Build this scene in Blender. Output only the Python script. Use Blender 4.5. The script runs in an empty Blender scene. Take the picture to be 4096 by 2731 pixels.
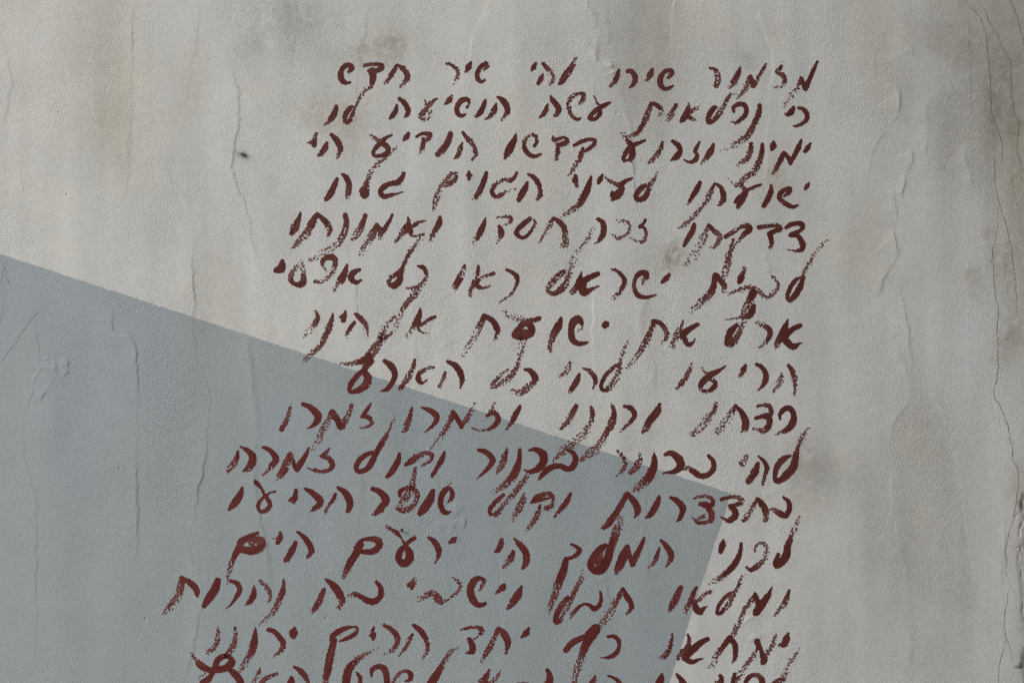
import bpy, math
import numpy as np

# ------------------------------------------------------------------ scale and camera
# all layout is in "u" (photo units, 4096 wide); one u is 0.6 mm on the wall
U = 0.0006
W_U, H_U = 4096, 2731
Z_TOP = 0.90 + H_U * U                  # height of the top edge of the view above the ground
CX, CZ = 0.0, Z_TOP - H_U * U / 2
FOCAL, SENSOR = 50.0, 36.0
DIST = W_U * U * FOCAL / SENSOR

scene = bpy.context.scene
cam_d = bpy.data.cameras.new("camera")
cam_d.lens, cam_d.sensor_width, cam_d.clip_end = FOCAL, SENSOR, 500.0
cam = bpy.data.objects.new("camera", cam_d)
scene.collection.objects.link(cam)
cam.location = (CX, -DIST, CZ)
cam.rotation_euler = (math.radians(90), 0, 0)
scene.camera = cam

# ------------------------------------------------------------------ daylight (bright overcast, light from upper left)
SUN_EL, SUN_AZ = math.radians(34), math.radians(68)     # azimuth measured from the wall's normal towards the left
sun_dir = np.array([-math.cos(SUN_EL) * math.sin(SUN_AZ), -math.cos(SUN_EL) * math.cos(SUN_AZ), math.sin(SUN_EL)])
world = bpy.data.worlds.new("World")
scene.world = world
world.use_nodes = True
nt = world.node_tree
sky = nt.nodes.new('ShaderNodeTexSky')
sky.sky_type = 'NISHITA'
sky.sun_disc = False
sky.sun_elevation = SUN_EL
sky.sun_rotation = math.atan2(sun_dir[0], sun_dir[1])
sky.dust_density = 4.0
sky.air_density = 1.0
nt.links.new(sky.outputs[0], nt.nodes['Background'].inputs[0])
nt.nodes['Background'].inputs[1].default_value = 0.06
sun_d = bpy.data.lights.new("sun", 'SUN')
sun_d.energy, sun_d.angle, sun_d.color = 3.8, math.radians(32), (1.0, 0.975, 0.945)
sun = bpy.data.objects.new("sun", sun_d)
scene.collection.objects.link(sun)
from mathutils import Vector
sun.rotation_euler = Vector(sun_dir).to_track_quat('Z', 'Y').to_euler()
sun.location = (-4, -6, 6)
scene.view_settings.view_transform = 'Standard'
scene.view_settings.look = 'None'
scene.view_settings.gamma = 1
scene.view_settings.exposure = 0.28
scene.cycles.use_denoising = False      # keep the plaster's fine grit

# ------------------------------------------------------------------ pigments and strengths
PLASTER = (.499, .506, .490)
BLUE = (.270, .310, .326)
RED = (.080, .0185, .0150)
RED_ON_BLUE = (.094, .0165, .0145)
BULGE = .042  # outward bow added to the wall so sunlight fades towards the right
RIDGE_GAIN = 1.3
GRAIN, GRAIN_BLUE = .55, .55
CRACK_W = 1.15

CELL = {'A': (0, 0, .5804), 'B': (1365, 0, .5804), 'C': (2730, 0, .5808),
        'D': (0, 910, .5804), 'E': (1365, 910, .5804), 'F': (2730, 910, .5808),
        'G': (0, 1820, .581), 'H': (1365, 1820, .581), 'I': (2730, 1820, .581),
        'P': (1120, 780, .3615), 'Q': (1970, 780, .3615), 'R': (2500, 780, .3615),
        'S': (860, 1640, .3615), 'T': (1710, 1640, .3615), 'U': (2440, 1640, .3615),
        'X': (700, 2400, .3614), 'Y': (1550, 2400, .3614), 'Z': (2400, 2400, .3614)}
# one list per written line (top to bottom), one string per word (right to left); every stroke is
# x,y,width[,dryness 0-9] in sketch cells; a cell letter opens a stroke and stays in force
LINES = [
[  # 1
"C 928,425,16,0 905,475,24 875,545,32 848,612,34; 845,610,34,0 832,575,32 818,540,26; 818,545,26,1 800,590,30,4 765,640,26,6 730,680,16,8 697,730,6,9;"
"690,434,10,2 672,470,30,1 648,497,22,1 690,520,34,1 704,552,30,1 695,585,20,2 665,597,12,5 632,592,6,7;"
"573,447,16,1 555,480,22 525,530,24 490,590,36,0; 488,592,34,0 478,560,34 468,530,30; 466,535,32,1 448,575,34,4 430,615,32,6 405,650,22,6 385,672,8,8;"
"400,462,8,1 384,505,38,0 358,556,40,2 332,590,26,5 315,606,10,6;"
"190,472,16,1 218,478,22 236,500,36,4 242,540,44,3 238,572,40,1 230,592,34,2",
"B 2240,546,10,3 2265,525,30,1 2278,495,34,0 2250,484,24 2215,510,34 2196,555,40 2205,595,34 2230,614,26 2262,606,24 2285,592,12;"
"2145,478,20,0 2128,515,42 2105,548,26,1; 1972,492,26,0 1998,492,32 2020,520,40 2024,560,36 2005,590,24 1985,605,6,1;"
"1912,482,18,0 1905,515,30 1892,545,36 1872,578,26,3 1856,594,14,4",
"B 1626,382,3,7 1608,415,16,5 1585,465,40,2 1552,512,50,1 1520,560,38,1 1505,580,20;"
"1392,440,26,0 1420,475,32,2 1448,505,36,5 1462,535,30,4 1452,560,36,4 1435,582,20,5; 1388,512,12,1 1375,545,38,0 1357,574,26;"
"1340,438,20,0 1325,468,36 1313,486,16",
"B 985,485,16,2 1003,452,30,3 990,440,28,1 955,470,30 937,515,36 945,550,34 965,565,24 993,552,14; 893,432,18,0 876,462,42 860,494,14,1; 858,492,8,3 850,498,4,4;"
"728,438,18,0 762,450,24,2 792,475,30,3 803,510,22,4 795,550,18,6 765,602,4,8",
"B 385,450,24,1 355,500,34,1 325,550,26,4 303,575,14,5; 388,448,22,1 425,475,36,2 452,510,38,1 455,545,36,2 430,575,30,5 405,598,14,6;"
"160,453,24,1 210,444,24,1 270,447,28,0 282,465,30 255,485,34 200,490,32 186,492,20; 215,490,50,0 218,530,48 212,570,36 205,598,22,3;"
"50,498,20,1 72,470,36,0 60,452,34 25,455,34 0,490,36 -4,530,42 10,560,40 35,572,28 60,568,16",
],
[  # 2
"C 800,745,22,0 835,755,30 858,790,32 850,830,30 820,855,24 790,867,18 760,872,8,3; 765,742,24,0 745,775,44 718,792,22 712,785,14",
"C 530,728,32,0 528,770,36,1 505,830,38,2 475,890,40,2 440,940,36,4 390,975,30,7 335,1005,20,8 270,1030,4,9;"
"352,770,18,1 350,740,26,0 380,722,30 420,722,34 442,755,32 430,795,34 400,825,26 370,845,22,2 340,838,4,4;"
"330,650,14,2 305,690,26,2 280,740,28,3 255,780,34,2 225,820,36,1 190,845,28,0 172,838,26 185,790,36 215,745,34 235,742,16; 325,652,10,5 355,644,6,7 385,650,3,8;"
"42,712,12,1 38,755,36,0 25,790,50 5,820,40 -10,838,24; 120,735,5,6 85,750,22,3 55,770,30,1; 40,800,30,0 65,822,24,2 85,826,10,3;"
"B 2308,722,24,0 2292,760,36,1 2268,795,36,3 2248,820,22,4 2238,832,6;"
"2135,715,24,0 2120,760,34,3 2092,830,36,4 2060,890,36,3 2030,920,28,5 1985,945,14,7; 2140,712,22,0 2175,725,32 2205,755,30,2 2200,780,20,4 2178,805,6,7",
"B 1738,662,5,2 1752,690,8,2 1768,720,18,2; 1850,710,18,0 1815,725,30 1770,750,34 1730,785,36,1 1710,815,26,0 1735,825,24 1768,805,28 1785,775,26 1775,750,28;"
"1640,715,12,4 1665,690,32,3 1668,650,34,1 1635,645,20,4 1590,670,26,5 1568,715,26,3 1575,770,28,3 1600,810,24,3 1635,825,20,1 1645,815,10; 1658,806,6,2 1662,812,6,2;"
"1440,660,10,1 1460,695,36,0 1492,735,40 1497,765,40 1480,795,26,2 1465,810,8,4; 1422,722,16,0 1410,760,34 1390,790,32 1368,808,14",
"B 1080,672,20,0 1110,690,40 1138,730,42 1145,775,38 1125,805,24,4 1100,828,8,6; 1068,715,16,0 1055,755,36,1 1030,795,30,2 1000,815,14,6;"
"992,692,18,0 980,730,34 955,780,40,1 925,805,14,3; 865,740,14,3 880,710,26,2 870,685,28,0 835,690,40 805,720,36 795,760,36 808,790,34 835,800,24 855,788,12;"
"760,665,20,1 745,690,40,0 722,715,20,1; 720,708,10,2 706,722,6,5;"
"660,682,12,2 620,705,30,2 590,740,34,3 560,785,40,3 545,805,24,2 575,825,18,4 605,800,18,5 612,770,14,5; 575,695,6,5 588,720,16,3;"
"398,680,22,0 430,705,36 455,745,38 460,780,32 440,805,20,2; 383,725,16,0 375,765,34 350,800,32 332,820,14",
"B 205,602,16,3 165,622,18,5 140,655,18,5 118,700,16,3 92,748,14,1 74,795,26,1 60,830,30,0 35,840,34 22,825,26 35,780,36 62,745,34 78,735,14;"
"A 2318,735,28,0 2305,780,38 2285,815,44 2258,845,22,3 2238,860,6,4",
],
[  # 3
"C 880,988,14,0 865,1015,34 845,1042,26 835,1045,12; 818,965,16,0 800,1010,34 770,1070,34 745,1120,26; 742,1128,20,0 730,1090,34 700,1055,24;"
"695,1060,36,0 670,1110,34 648,1150,28,1 635,1180,18,4 620,1195,6,7; 630,980,22,0 625,1005,44,1 617,1028,26;"
"550,995,22,0 545,1050,34,2 525,1120,38,3 490,1180,38,4 440,1220,34,5 395,1265,32,5 355,1275,14,6;"
"472,990,26,1 468,1035,32,2 450,1080,40,4 420,1110,34,6 382,1142,10,8",
"C 212,995,20,0 195,1040,44 165,1085,38 130,1128,10,4; 118,980,16,0 92,1025,30 85,1045,24 100,1065,26 90,1100,36 50,1118,22 10,1100,10;"
"B 2285,975,26,0 2320,1000,38 2335,1040,36 2310,1080,44 2270,1105,8; 2215,978,14,2 2200,1020,34,3 2170,1070,34,5 2135,1110,24,7 2110,1135,6,8;"
"1930,910,4,8 1960,945,22,6 1985,985,34,1 2005,1020,40,0 2005,1070,44,0 1990,1105,28,3; 2095,968,14,0 2050,985,26 2005,1005,34 1970,1040,36 1945,1085,28,1 1950,1108,20 1985,1100,16,2",
"B 1605,1003,22,0 1650,978,28 1700,962,22 1745,965,26 1742,995,28 1700,1030,24,1 1672,1050,14; 1665,1025,20,1 1650,1070,36,2 1620,1130,32,4 1590,1180,24,3 1572,1215,8,7;"
"1460,945,18,0 1468,965,28,1 1520,952,22,2 1555,955,22,3 1550,985,30,3 1500,1000,34,3; 1495,1000,34,2 1490,1050,34,3 1480,1098,16,4;"
"1330,1008,20,0 1345,985,22,1 1340,945,24,3 1320,928,20,4 1280,945,18,5 1260,985,26,2 1265,1030,34,0 1295,1065,32 1330,1078,28 1375,1064,14;"
"1205,920,8,0 1190,970,40 1160,1030,56 1135,1075,34,2 1125,1092,14,2",
"B 838,915,22,0 865,950,30,1 900,985,32,3 920,1020,30,2 928,1060,32,1 905,1100,14,5; 835,985,12,0 820,1025,34,2 800,1075,32,1 785,1090,14;"
"752,922,34,0 735,975,44 700,1030,44,1 665,1065,36,2; 518,942,18,0 560,922,24 610,928,34 600,955,30,1 568,970,26,2; 568,965,34,1 562,1010,30,1 555,1045,24,4 540,1062,8,6;"
"465,918,20,0 448,945,40 428,968,14; 200,928,6,7 240,960,22,4 280,985,36,0 318,1015,40 325,1045,34 290,1070,30 240,1078,24;"
"350,932,12,0 310,950,22 270,985,34 235,1020,30 220,1060,28 240,1080,20",
"A 2285,930,30,0 2315,960,40 2338,1000,40 2345,1040,34 2328,1080,18,4; 2252,985,22,0 2240,1020,40 2210,1060,36,1 2195,1072,14;"
"2180,925,24,1 2172,945,18,4 2165,975,40,0 2165,1000,34; 2145,985,30,1 2120,985,4,3",
],
[  # 4
"C 870,1262,14,0 857,1282,34 845,1302,16; 700,1350,18,1 730,1325,34,1 745,1300,24,0 715,1300,30,1 675,1330,36,0 665,1360,34,1 690,1390,34,2 735,1415,32,1 765,1425,24,0 795,1412,12;"
"612,1275,12,2 608,1320,38,0 585,1375,38 560,1418,30,1; 330,1235,8,7 355,1268,14,6 405,1285,22,4 430,1310,34,1 420,1350,50,0 395,1395,46 380,1425,24,1; 365,1390,26,0 395,1360,40; 540,1272,14,0 500,1285,20,1 455,1305,26,2;"
"235,1268,16,0 262,1290,28 280,1340,40 278,1380,40,1 255,1412,20,3; 222,1265,14,1 195,1320,26,5 160,1385,26,6 115,1445,26,6 75,1495,30,6 20,1540,24,7 -20,1568,16,8;"
"120,1258,26,0 100,1300,40 75,1340,34 50,1380,20,2 35,1408,8,4",
"B 2178,1190,4,7 2150,1245,18,5 2120,1280,34,3 2115,1320,36,1 2085,1365,36,0 2045,1375,34 2030,1350,34 2060,1305,40,1 2100,1275,26,2;"
"1818,1218,4,3 1845,1245,18,4 1890,1270,30,2 1925,1285,44,0 1930,1310,44 1900,1345,60 1870,1375,24; 2005,1228,12,0 1965,1245,26 1920,1275,40; 1860,1350,20,0 1872,1330,30;"
"1800,1205,14,0 1785,1235,36 1772,1265,18; 1722,1215,12,0 1708,1265,36 1690,1320,48 1660,1375,46,1 1620,1425,36,3 1560,1470,26,6 1490,1510,8,8; 1615,1210,22,1 1612,1245,42,0 1622,1285,18,2",
"B 1290,1205,22,0 1325,1220,32 1352,1255,34,1 1368,1300,32,2 1370,1340,34,2 1352,1375,18,3; 1282,1258,20,0 1265,1300,42 1240,1345,44 1222,1380,30;"
"1210,1192,18,0 1190,1225,26,1 1165,1245,34,0 1130,1240,24,2 1080,1260,24,3 1045,1300,32,2 1040,1330,30,1 1065,1355,28,1 1100,1345,28,2 1140,1320,14,3 1200,1300,4,5;"
"1000,1190,24,0 985,1240,36 960,1300,38,1 935,1350,34,3 912,1375,16,4; 882,1185,18,1 880,1210,40,1 878,1238,18,1; 862,1215,10,4 872,1215,20,2;"
"795,1200,24,4 755,1200,28,4 720,1240,36,4 690,1285,36,3 670,1330,36,2 650,1385,32,2 635,1440,14,6; 795,1205,22,3 785,1240,34,2 745,1265,34,1 712,1275,26,2",
"B 430,1195,26,0 415,1230,36 385,1258,40 340,1265,34 290,1290,38 270,1325,34 290,1355,34 340,1345,26,1 385,1335,14,1 440,1320,4,3;"
"385,1010,3,7 345,1050,16,6 300,1090,30,5 250,1130,34,5 215,1165,30,5 195,1205,24,3 180,1250,26,1 170,1290,46,2 160,1335,66,0 160,1350,40; 135,1320,24,2 155,1280,24,3;"
"8,1200,20,1 35,1225,38,0 52,1270,38 48,1320,40,1 42,1360,24,3; A 2325,1230,20,0 2305,1275,38 2280,1330,44 2250,1370,36,1",
],
[  # 5
"R 1785,360,44,0 1830,325,50 1900,315,50 1955,320,60 1965,360,52 1930,400,44 1870,425,50 1835,440,50; 1835,445,50,0 1900,445,50 1945,500,60 1968,550,70 1955,600,60 1900,620,34,2 1850,612,14,3 1800,602,4,4;"
"1482,358,50,1 1550,347,46,2 1640,338,44,3 1700,345,50,3 1712,380,56,2 1660,400,54,1 1600,425,50,1; 1600,430,60,0 1612,480,56,1 1618,540,52,3 1605,580,28,6;"
"1108,465,40,0 1160,430,46,1 1240,380,46,2 1310,345,50,1 1365,345,64,0 1375,385,70 1325,425,54 1285,475,44,2 1245,520,20,3 1215,555,6,4; 1195,490,24,2 1185,560,50,5 1155,660,60,6 1130,760,66,6 1100,860,70,7 1090,920,50,7;"
"935,340,40,0 985,400,50,1 1040,450,66,6 1035,510,60,3 1005,560,44,4 945,600,16,7; 925,325,22,1 905,390,44,6 865,480,64,7 820,580,62,7 760,680,56,8 700,740,40,8 675,765,16,9;"
"765,325,40,0 745,400,66 690,490,56 650,565,32",
"Q 1690,275,34,0 1670,315,28 1630,350,40 1670,355,26 1700,400,36,2 1700,450,40,3 1665,510,36,3 1610,515,18,5 1585,510,18,2 1530,488,4,6;"
"1380,278,22,7 1440,285,26,6 1495,310,40,5 1515,350,34,4 1500,410,40,4 1450,460,40,4 1375,480,30,2 1340,450,16,4 1315,425,6,6; 1170,270,44,0 1215,300,60 1232,370,66 1215,450,60 1180,500,40 1130,535,8,3",
"Q 680,255,36,0 730,290,56 785,350,60 800,410,64,1 805,480,70,1 805,550,60,2 765,560,40,4; 670,260,40,0 625,340,60,3 580,410,50,6 540,490,40,6 525,515,16,7;"
"410,265,50,0 330,330,64 270,390,50 270,430,50 310,470,40 360,465,40 400,430,34 450,360,28,3 475,310,24,1 460,275,24,0;"
"40,250,12,3 90,245,26,3 150,240,26,4 195,245,40,0 205,285,36,1 170,320,18,5 125,335,10,5; 75,350,40,0 95,400,66 95,450,60,1 75,490,24,5 50,535,8,7;"
"P 2275,250,12,0 2255,320,50 2225,390,74 2195,450,60,2 2160,500,36,6 2130,525,14,8",
"P 1770,250,44,0 1760,310,70 1725,380,56,4 1695,440,54,4 1665,495,26,5; 1415,250,24,1 1425,300,44,1 1395,370,84,0 1345,430,60,4 1290,505,40,7; 1595,290,16,3 1530,305,34,2 1475,345,50,1; 1440,390,60,0 1450,440,40,1 1500,458,22,3 1545,445,12,4 1600,430,4,6;"
"1245,210,24,0 1215,280,34 1165,360,50,1 1120,420,60,1 1095,465,40,6; 1115,420,50,1 1095,370,60,0 1075,325,30; 1070,330,40,0 1030,420,80,1 980,500,86,5 930,590,70,6 890,655,30,8;"
"945,225,44,0 920,300,60 870,400,70,4 820,470,60,3 790,490,20,3; 720,220,50,0 735,300,56 715,400,68,1 675,490,70,3 610,560,80,7 510,630,70,8 400,690,50,8 320,720,10,9;"
"425,220,40,0 480,270,60,1 530,330,66,3 550,400,50,3 530,450,24,2; 415,215,50,0 365,290,80,1 310,400,76,3 240,480,70,4 180,545,50,6 140,575,20,7; 230,200,26,1 200,280,54,0 165,360,96,1 125,425,50,2",
],
[  # 6
"R 2260,480,3,7 2190,540,16,7 2090,670,36,7 2030,770,34,6 1985,860,36,4 1960,940,50,2 1935,1020,66,1 1880,1110,72,0 1820,1165,50 1795,1120,44 1830,1020,50 1890,940,44 1945,910,20;"
"1620,895,14,4 1660,925,34,4 1690,980,36,3 1670,1060,44,5 1600,1120,60,5 1540,1120,40,5 1480,1060,36,6 1400,1030,44,5 1300,1040,44,8 1200,1070,36,8 1120,1110,6,9;"
"1325,815,36,6 1310,850,40,4 1280,920,80,0 1262,970,40; 1005,885,60,0 1060,950,60 1100,1010,56,1 1090,1055,34,5; 990,890,50,0 985,980,60 960,1060,80,1 890,1140,66,4 800,1220,60,7 710,1305,20,8",
"Q 1950,885,44,0 1920,925,60 1880,960,34 1865,975,10; 1650,990,8,5 1665,950,36,5 1695,915,60,1 1705,870,60,0 1650,860,64 1595,900,54 1568,970,40,1 1570,1040,46,2 1610,1110,54,0 1690,1130,44 1760,1118,28 1805,1105,14;"
"1330,825,24,3 1380,840,32,3 1430,890,50,0 1460,940,50,2 1445,1010,44,4 1400,1080,40,6 1340,1140,30,6;"
"985,850,12,0 965,930,60 930,1010,60 895,1060,60,4 865,1085,30,5; 1165,870,50,0 1080,910,60 1010,950,70 1000,1020,80; 980,1010,70,0 1010,1070,100 1060,1060,60 1120,1030,30 1185,1005,6,2;"
"1110,375,14,9 1040,490,34,8 940,640,36,8 880,760,40,7 845,860,60,6 815,970,70,4 760,1040,70,2 680,1090,50,1 630,1070,50,2 610,1030,44,4 660,960,60,5 730,890,60,4 790,845,50,1",
"Q 150,825,30,0 215,855,44 265,900,56 275,960,44,1 245,1040,28,4 180,1120,16,4 90,1190,6,6;"
"P 2195,785,26,0 2190,840,40,1 2170,900,44,6 2150,970,60,2 2105,1060,66,2 2105,1100,40,4; 2360,868,44,1 2310,885,24,2 2255,905,20,7 2220,920,20,4 2180,960,50,1; 2150,970,60,1 2200,1020,50,0 2260,1025,24,1 2325,1005,5,4;"
"2040,780,34,0 2025,840,44,6 1995,910,76,1 1950,990,70,0 1935,1035,50,5",
"P 1530,790,30,0 1580,800,54 1610,840,44,1 1620,890,34,4 1600,950,50,4 1530,1010,50,4 1450,1035,30,5 1405,1038,8,6;"
"1590,440,10,9 1520,520,24,8 1470,590,50,5 1420,660,46,2 1385,740,36,3 1355,800,40,2 1330,870,60,1 1320,950,70,0 1260,1000,80,1 1205,980,44,3 1220,920,50,4 1290,870,50,2 1330,830,30,2",
"P 740,770,24,0 720,850,60 680,930,90 640,990,60,4 600,1050,20,6; 880,830,40,0 820,850,60 785,900,70 800,950,60 850,965,50 895,940,24;"
"505,835,8,6 480,800,20,3 465,750,44,0 500,700,60 570,685,70 610,720,60,1 605,800,50,3 560,890,40,4 480,945,30,5 420,965,30,2 390,955,44,0;"
"235,730,16,6 180,790,44,5 125,880,56,4 120,940,56,1 165,985,50,1 220,990,70,0 260,960,70 258,890,56,2 250,810,40,5 240,740,20,6; D 1945,222,14,2 1945,250,40,0 1935,285,60 1905,295,40 1890,303,6",
],
[  # 7
"F 725,632,10,0 705,690,44 680,745,50 650,800,36,4 640,820,20,6; 810,675,32,0 755,700,36 715,740,44; 690,750,50,0 730,800,50 765,820,44 800,800,16 828,793,4;"
"508,650,16,4 550,670,28,4 595,700,36,0 600,745,36,1 570,790,24,4 525,822,8,6;"
"R 1420,1080,90,1 1390,1140,70,1 1370,1200,100,5 1330,1280,90,5 1310,1330,60,3; 1425,1220,40,0 1405,1280,80 1370,1335,70 1270,1355,24,2 1180,1370,10,4 1110,1378,4,5;"
"F 425,640,24,5 405,680,30,5 385,730,36,3 350,790,50,1 318,815,26; 375,670,24,0 335,710,50 312,760,40 302,800,30",
"E 2355,640,12,1 2340,690,24,5 2310,750,44,4 2285,810,34,6; F 105,668,26,0 60,690,36 15,725,44 0,750,44; 10,760,40,0 35,805,30 60,800,26 90,765,4,3;"
"E 2150,645,30,0 2190,655,34 2225,690,34,1 2245,730,32,3 2235,770,24,4 2205,795,8,7; 2155,645,30,1 2130,720,34,3 2095,790,40,4 2055,860,34,4 2010,920,30,6 1965,970,8,8",
"E 1815,672,44,0 1825,666,46; 1660,672,14,0 1652,650,36 1635,630,50 1605,645,56 1585,690,44 1588,760,44 1610,790,40 1650,800,30 1695,790,18; 1670,680,3,5 1640,715,3,6;"
"1515,625,22,0 1495,680,54 1465,730,50,1 1445,790,36,3 1432,835,32,2 1440,850,20,3;"
"1115,575,3,5 1160,605,24,8 1230,630,44,6 1275,655,40,1 1310,690,50,0 1300,730,54 1240,750,56 1195,745,40; 1365,625,30,0 1320,640,34,1 1265,655,44,1 1230,690,40,0 1190,735,34; 1200,720,40,0 1280,725,50; 1215,735,36,0 1275,728,60;"
"990,610,34,0 1040,640,40 1072,690,44 1075,730,32,2 1055,775,14,4; 985,610,34,0 955,680,40,3 920,750,36,6 880,810,30,6 835,880,8,8",
"E 545,560,14,0 535,610,40 505,670,44,2 465,725,30,6 450,745,14,7; 645,615,22,0 600,635,24,2 550,670,24,1; 530,650,40,0 530,690,20,2 555,720,8,2 605,728,3,4;"
"P 1545,1040,40,6 1480,1110,66,4 1420,1170,60,2 1365,1250,56,2 1330,1320,36,5; E 405,598,22,5 388,650,20,8 350,720,24,6 305,755,24,2; 370,612,14,1 330,650,24,6 300,700,34,6 270,760,44,3;"
"100,595,24,0 130,625,38 165,665,34,1 180,710,18,4 185,750,6,6; 90,655,26,0 60,695,30,1 30,745,12,5; P 725,1280,18,0 710,1340,60 700,1390,50; 690,1340,50,0 665,1355,20;"
"585,1310,20,0 570,1390,50,1 540,1480,76,2; D 2268,690,42,2 2240,745,38,2 2215,800,32,4 2170,850,30,6 2110,905,24,7 2085,918,6,8; P 395,1285,26,2 420,1350,40,0 395,1410,70,1 350,1470,60,6 270,1565,40,8",
],
[  # 8
"F 730,950,26,0 755,985,34,1 772,1050,34,3 775,1110,16,3 768,1145,6,5; 685,1010,22,2 672,1055,36,5 640,1105,28,6 625,1130,10,7; 510,942,22,0 545,960,32 570,1000,36 572,1050,40 550,1090,22 515,1125,5;"
"435,945,16,0 420,975,38 405,1005,28,2 388,1025,10,5; 300,950,6,0 250,985,26 200,1010,44 150,1050,44 125,1090,34,1 135,1120,24,3 175,1125,24,2 215,1100,36,0 225,1065,30,1 190,1045,24; 125,955,4,4 150,990,12,4 170,1005,20,3;"
"65,935,12,2 45,985,28,3 20,1035,34,2 -10,1075,40,1 -35,1110,24,4",
"E 1975,775,4,8 1950,830,16,7 1930,900,18,3 1920,960,30,2 1895,1030,34,5 1850,1100,36,4 1805,1120,26,0 1792,1085,28 1820,1020,28 1880,960,26,1 1915,940,16;"
"1665,968,8,2 1705,985,30,3 1745,1030,36,0 1750,1065,32,1 1730,1110,6,4; 1640,1010,18,0 1620,1060,44,1 1590,1110,36,0 1572,1135,14,2; 1578,930,18,1 1560,970,34,4 1530,1005,34,5 1515,1020,12,7",
"E 1265,978,18,0 1300,985,34 1335,1030,44 1325,1065,40,1 1285,1100,50,4 1230,1135,44,5 1170,1122,8,5;"
"1245,760,40,5 1245,830,34,6 1225,900,30,3 1205,970,34,3 1160,1030,34,4 1100,1075,30,3 1050,1100,24,3 1040,1085,22 1080,1030,24,2 1120,1000,18,3 1150,975,6,4",
"E 735,925,26,0 785,950,40 820,1000,44 832,1050,36,1 820,1105,8,4; 718,1000,18,1 700,1045,26,3 672,1095,18,5; 505,910,14,1 500,950,24,3 475,1000,36,5 440,1070,34,5 410,1105,34,2; 640,962,12,3 590,970,26,3 545,1000,28,1; 535,1000,24,0 530,1040,40 550,1070,24 590,1050,8,4; 525,888,6,0 526,890,6;"
"300,920,30,0 345,955,50 368,1005,40 360,1050,36 320,1110,34 270,1130,6;"
"290,760,44,2 245,820,60,5 200,880,60,4 180,910,70,1; 0,935,6,7 60,940,20,4 120,925,40,1 180,905,60,0 190,880,50; 195,920,60,0 165,960,40,2 165,1000,40,0 185,1030,50 170,1080,60,1 120,1120,40,0 60,1130,24 65,1080,36 110,1020,36 160,975,30",
],
[  # 9
"F 675,1320,12,0 668,1290,24 700,1250,34 740,1245,40 765,1290,36 755,1350,50 710,1395,36 640,1425,6,4;"
"515,1230,16,2 560,1222,24,4 600,1235,34,2 610,1280,34,1 560,1295,30,0 505,1312,24; 560,1298,30,0 600,1320,40 590,1370,44,1 555,1400,34,2 500,1385,12,4 465,1380,4,5;"
"372,1235,26,0 405,1270,36 432,1330,52 430,1380,50 405,1410,14,4; 365,1225,24,2 340,1270,34,4 300,1330,44,6 250,1395,36,7 230,1415,12,8; 232,1210,20,1 215,1260,36,2 170,1320,44,5 110,1385,40,7 75,1425,30,4 60,1420,16,7",
"E 2195,1215,20,0 2175,1270,50 2125,1330,50 2100,1380,40,3 2075,1412,14,5; 1950,1228,22,1 1995,1245,34,1 2020,1290,36,1 1990,1340,30,3 1930,1400,10,5;"
"1865,1222,16,2 1880,1270,34,0 1865,1340,50,1 1825,1420,36,2 1790,1480,50,6 1720,1540,34,8; T 1850,440,90,5 1780,490,70,4 1700,545,40,5;"
"E 1722,1240,22,1 1732,1290,34,0 1715,1350,28,4 1660,1430,44,8 1580,1500,50,8 1520,1540,50,7; T 1600,385,70,5 1530,430,70,5 1440,510,44,6 1390,550,14,7; E 1620,1228,28,0 1590,1280,40,1 1555,1340,44,3 1515,1385,26,5",
"E 1230,1235,28,0 1205,1280,36 1175,1340,34,2 1135,1395,6,4; 1058,1212,10,3 1040,1250,26,3 1010,1290,26,1; 1005,1295,22,0 1050,1275,34 1080,1310,36 1065,1355,34,1 1010,1390,16,2 940,1395,10,3 900,1382,4,5;"
"920,1215,12,5 890,1270,30,5 855,1330,34,3 825,1375,26,0; 830,1370,30,0 795,1310,34 770,1268,28; 770,1275,34,1 745,1340,36,4 710,1400,30,6 660,1470,14,8 625,1530,4,9;"
"555,1240,14,0 600,1255,34 650,1290,44 655,1330,36 620,1375,22 575,1410,5; 490,1245,18,1 470,1310,34,1 440,1390,36,3 425,1405,20,4",
"E 200,1215,14,1 175,1260,28,0 140,1305,20; 150,1300,20,0 190,1310,34 210,1345,26,1 180,1372,18,2 125,1380,5,4;"
"S 1509,-60,30,2 1490,20,50,6 1440,110,60,5 1395,180,80,1; 1390,180,80,0 1350,100,70 1300,30,80; 1300,30,80,0 1260,100,50,4 1190,220,60,5 1140,330,60,7 1090,440,30,8;"
"D 2085,1215,24,0 2140,1240,44 2190,1290,50 2185,1330,46 2155,1365,24 2115,1385,4; 2005,1220,14,1 1985,1290,30,2 1965,1350,34,2 1940,1390,34,2",
],
[  # 10
"U 2190,205,20,6 2120,310,44,5 2085,400,34,2 2055,500,64,1 2030,620,90,0 1950,720,90 1850,790,50 1825,730,50 1850,620,66 1920,540,70 1990,505,30;"
"1645,510,24,0 1700,560,40 1735,640,56 1715,720,40,2 1690,815,30,4; 1635,590,40,0 1600,680,90,1 1530,790,60,1; 1515,505,40,3 1490,550,50,4 1460,590,60,3 1430,575,16",
"U 1090,505,40,0 1140,560,50 1145,640,56 1090,710,60 1000,725,60 930,680,66 860,640,44,3 820,660,14,4; 610,490,40,0 680,475,60 760,540,90 780,620,90 700,680,50 590,690,16,3;"
"487,470,12,0 490,550,64 475,650,90,1 420,750,100,1 340,830,80,5 260,890,30,8; 330,475,20,3 330,550,54,2 290,620,80,2 230,690,50,2; 75,445,16,4 125,490,36,3 165,560,40,3 160,630,54,3 120,680,34,4 65,725,6,5",
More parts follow.
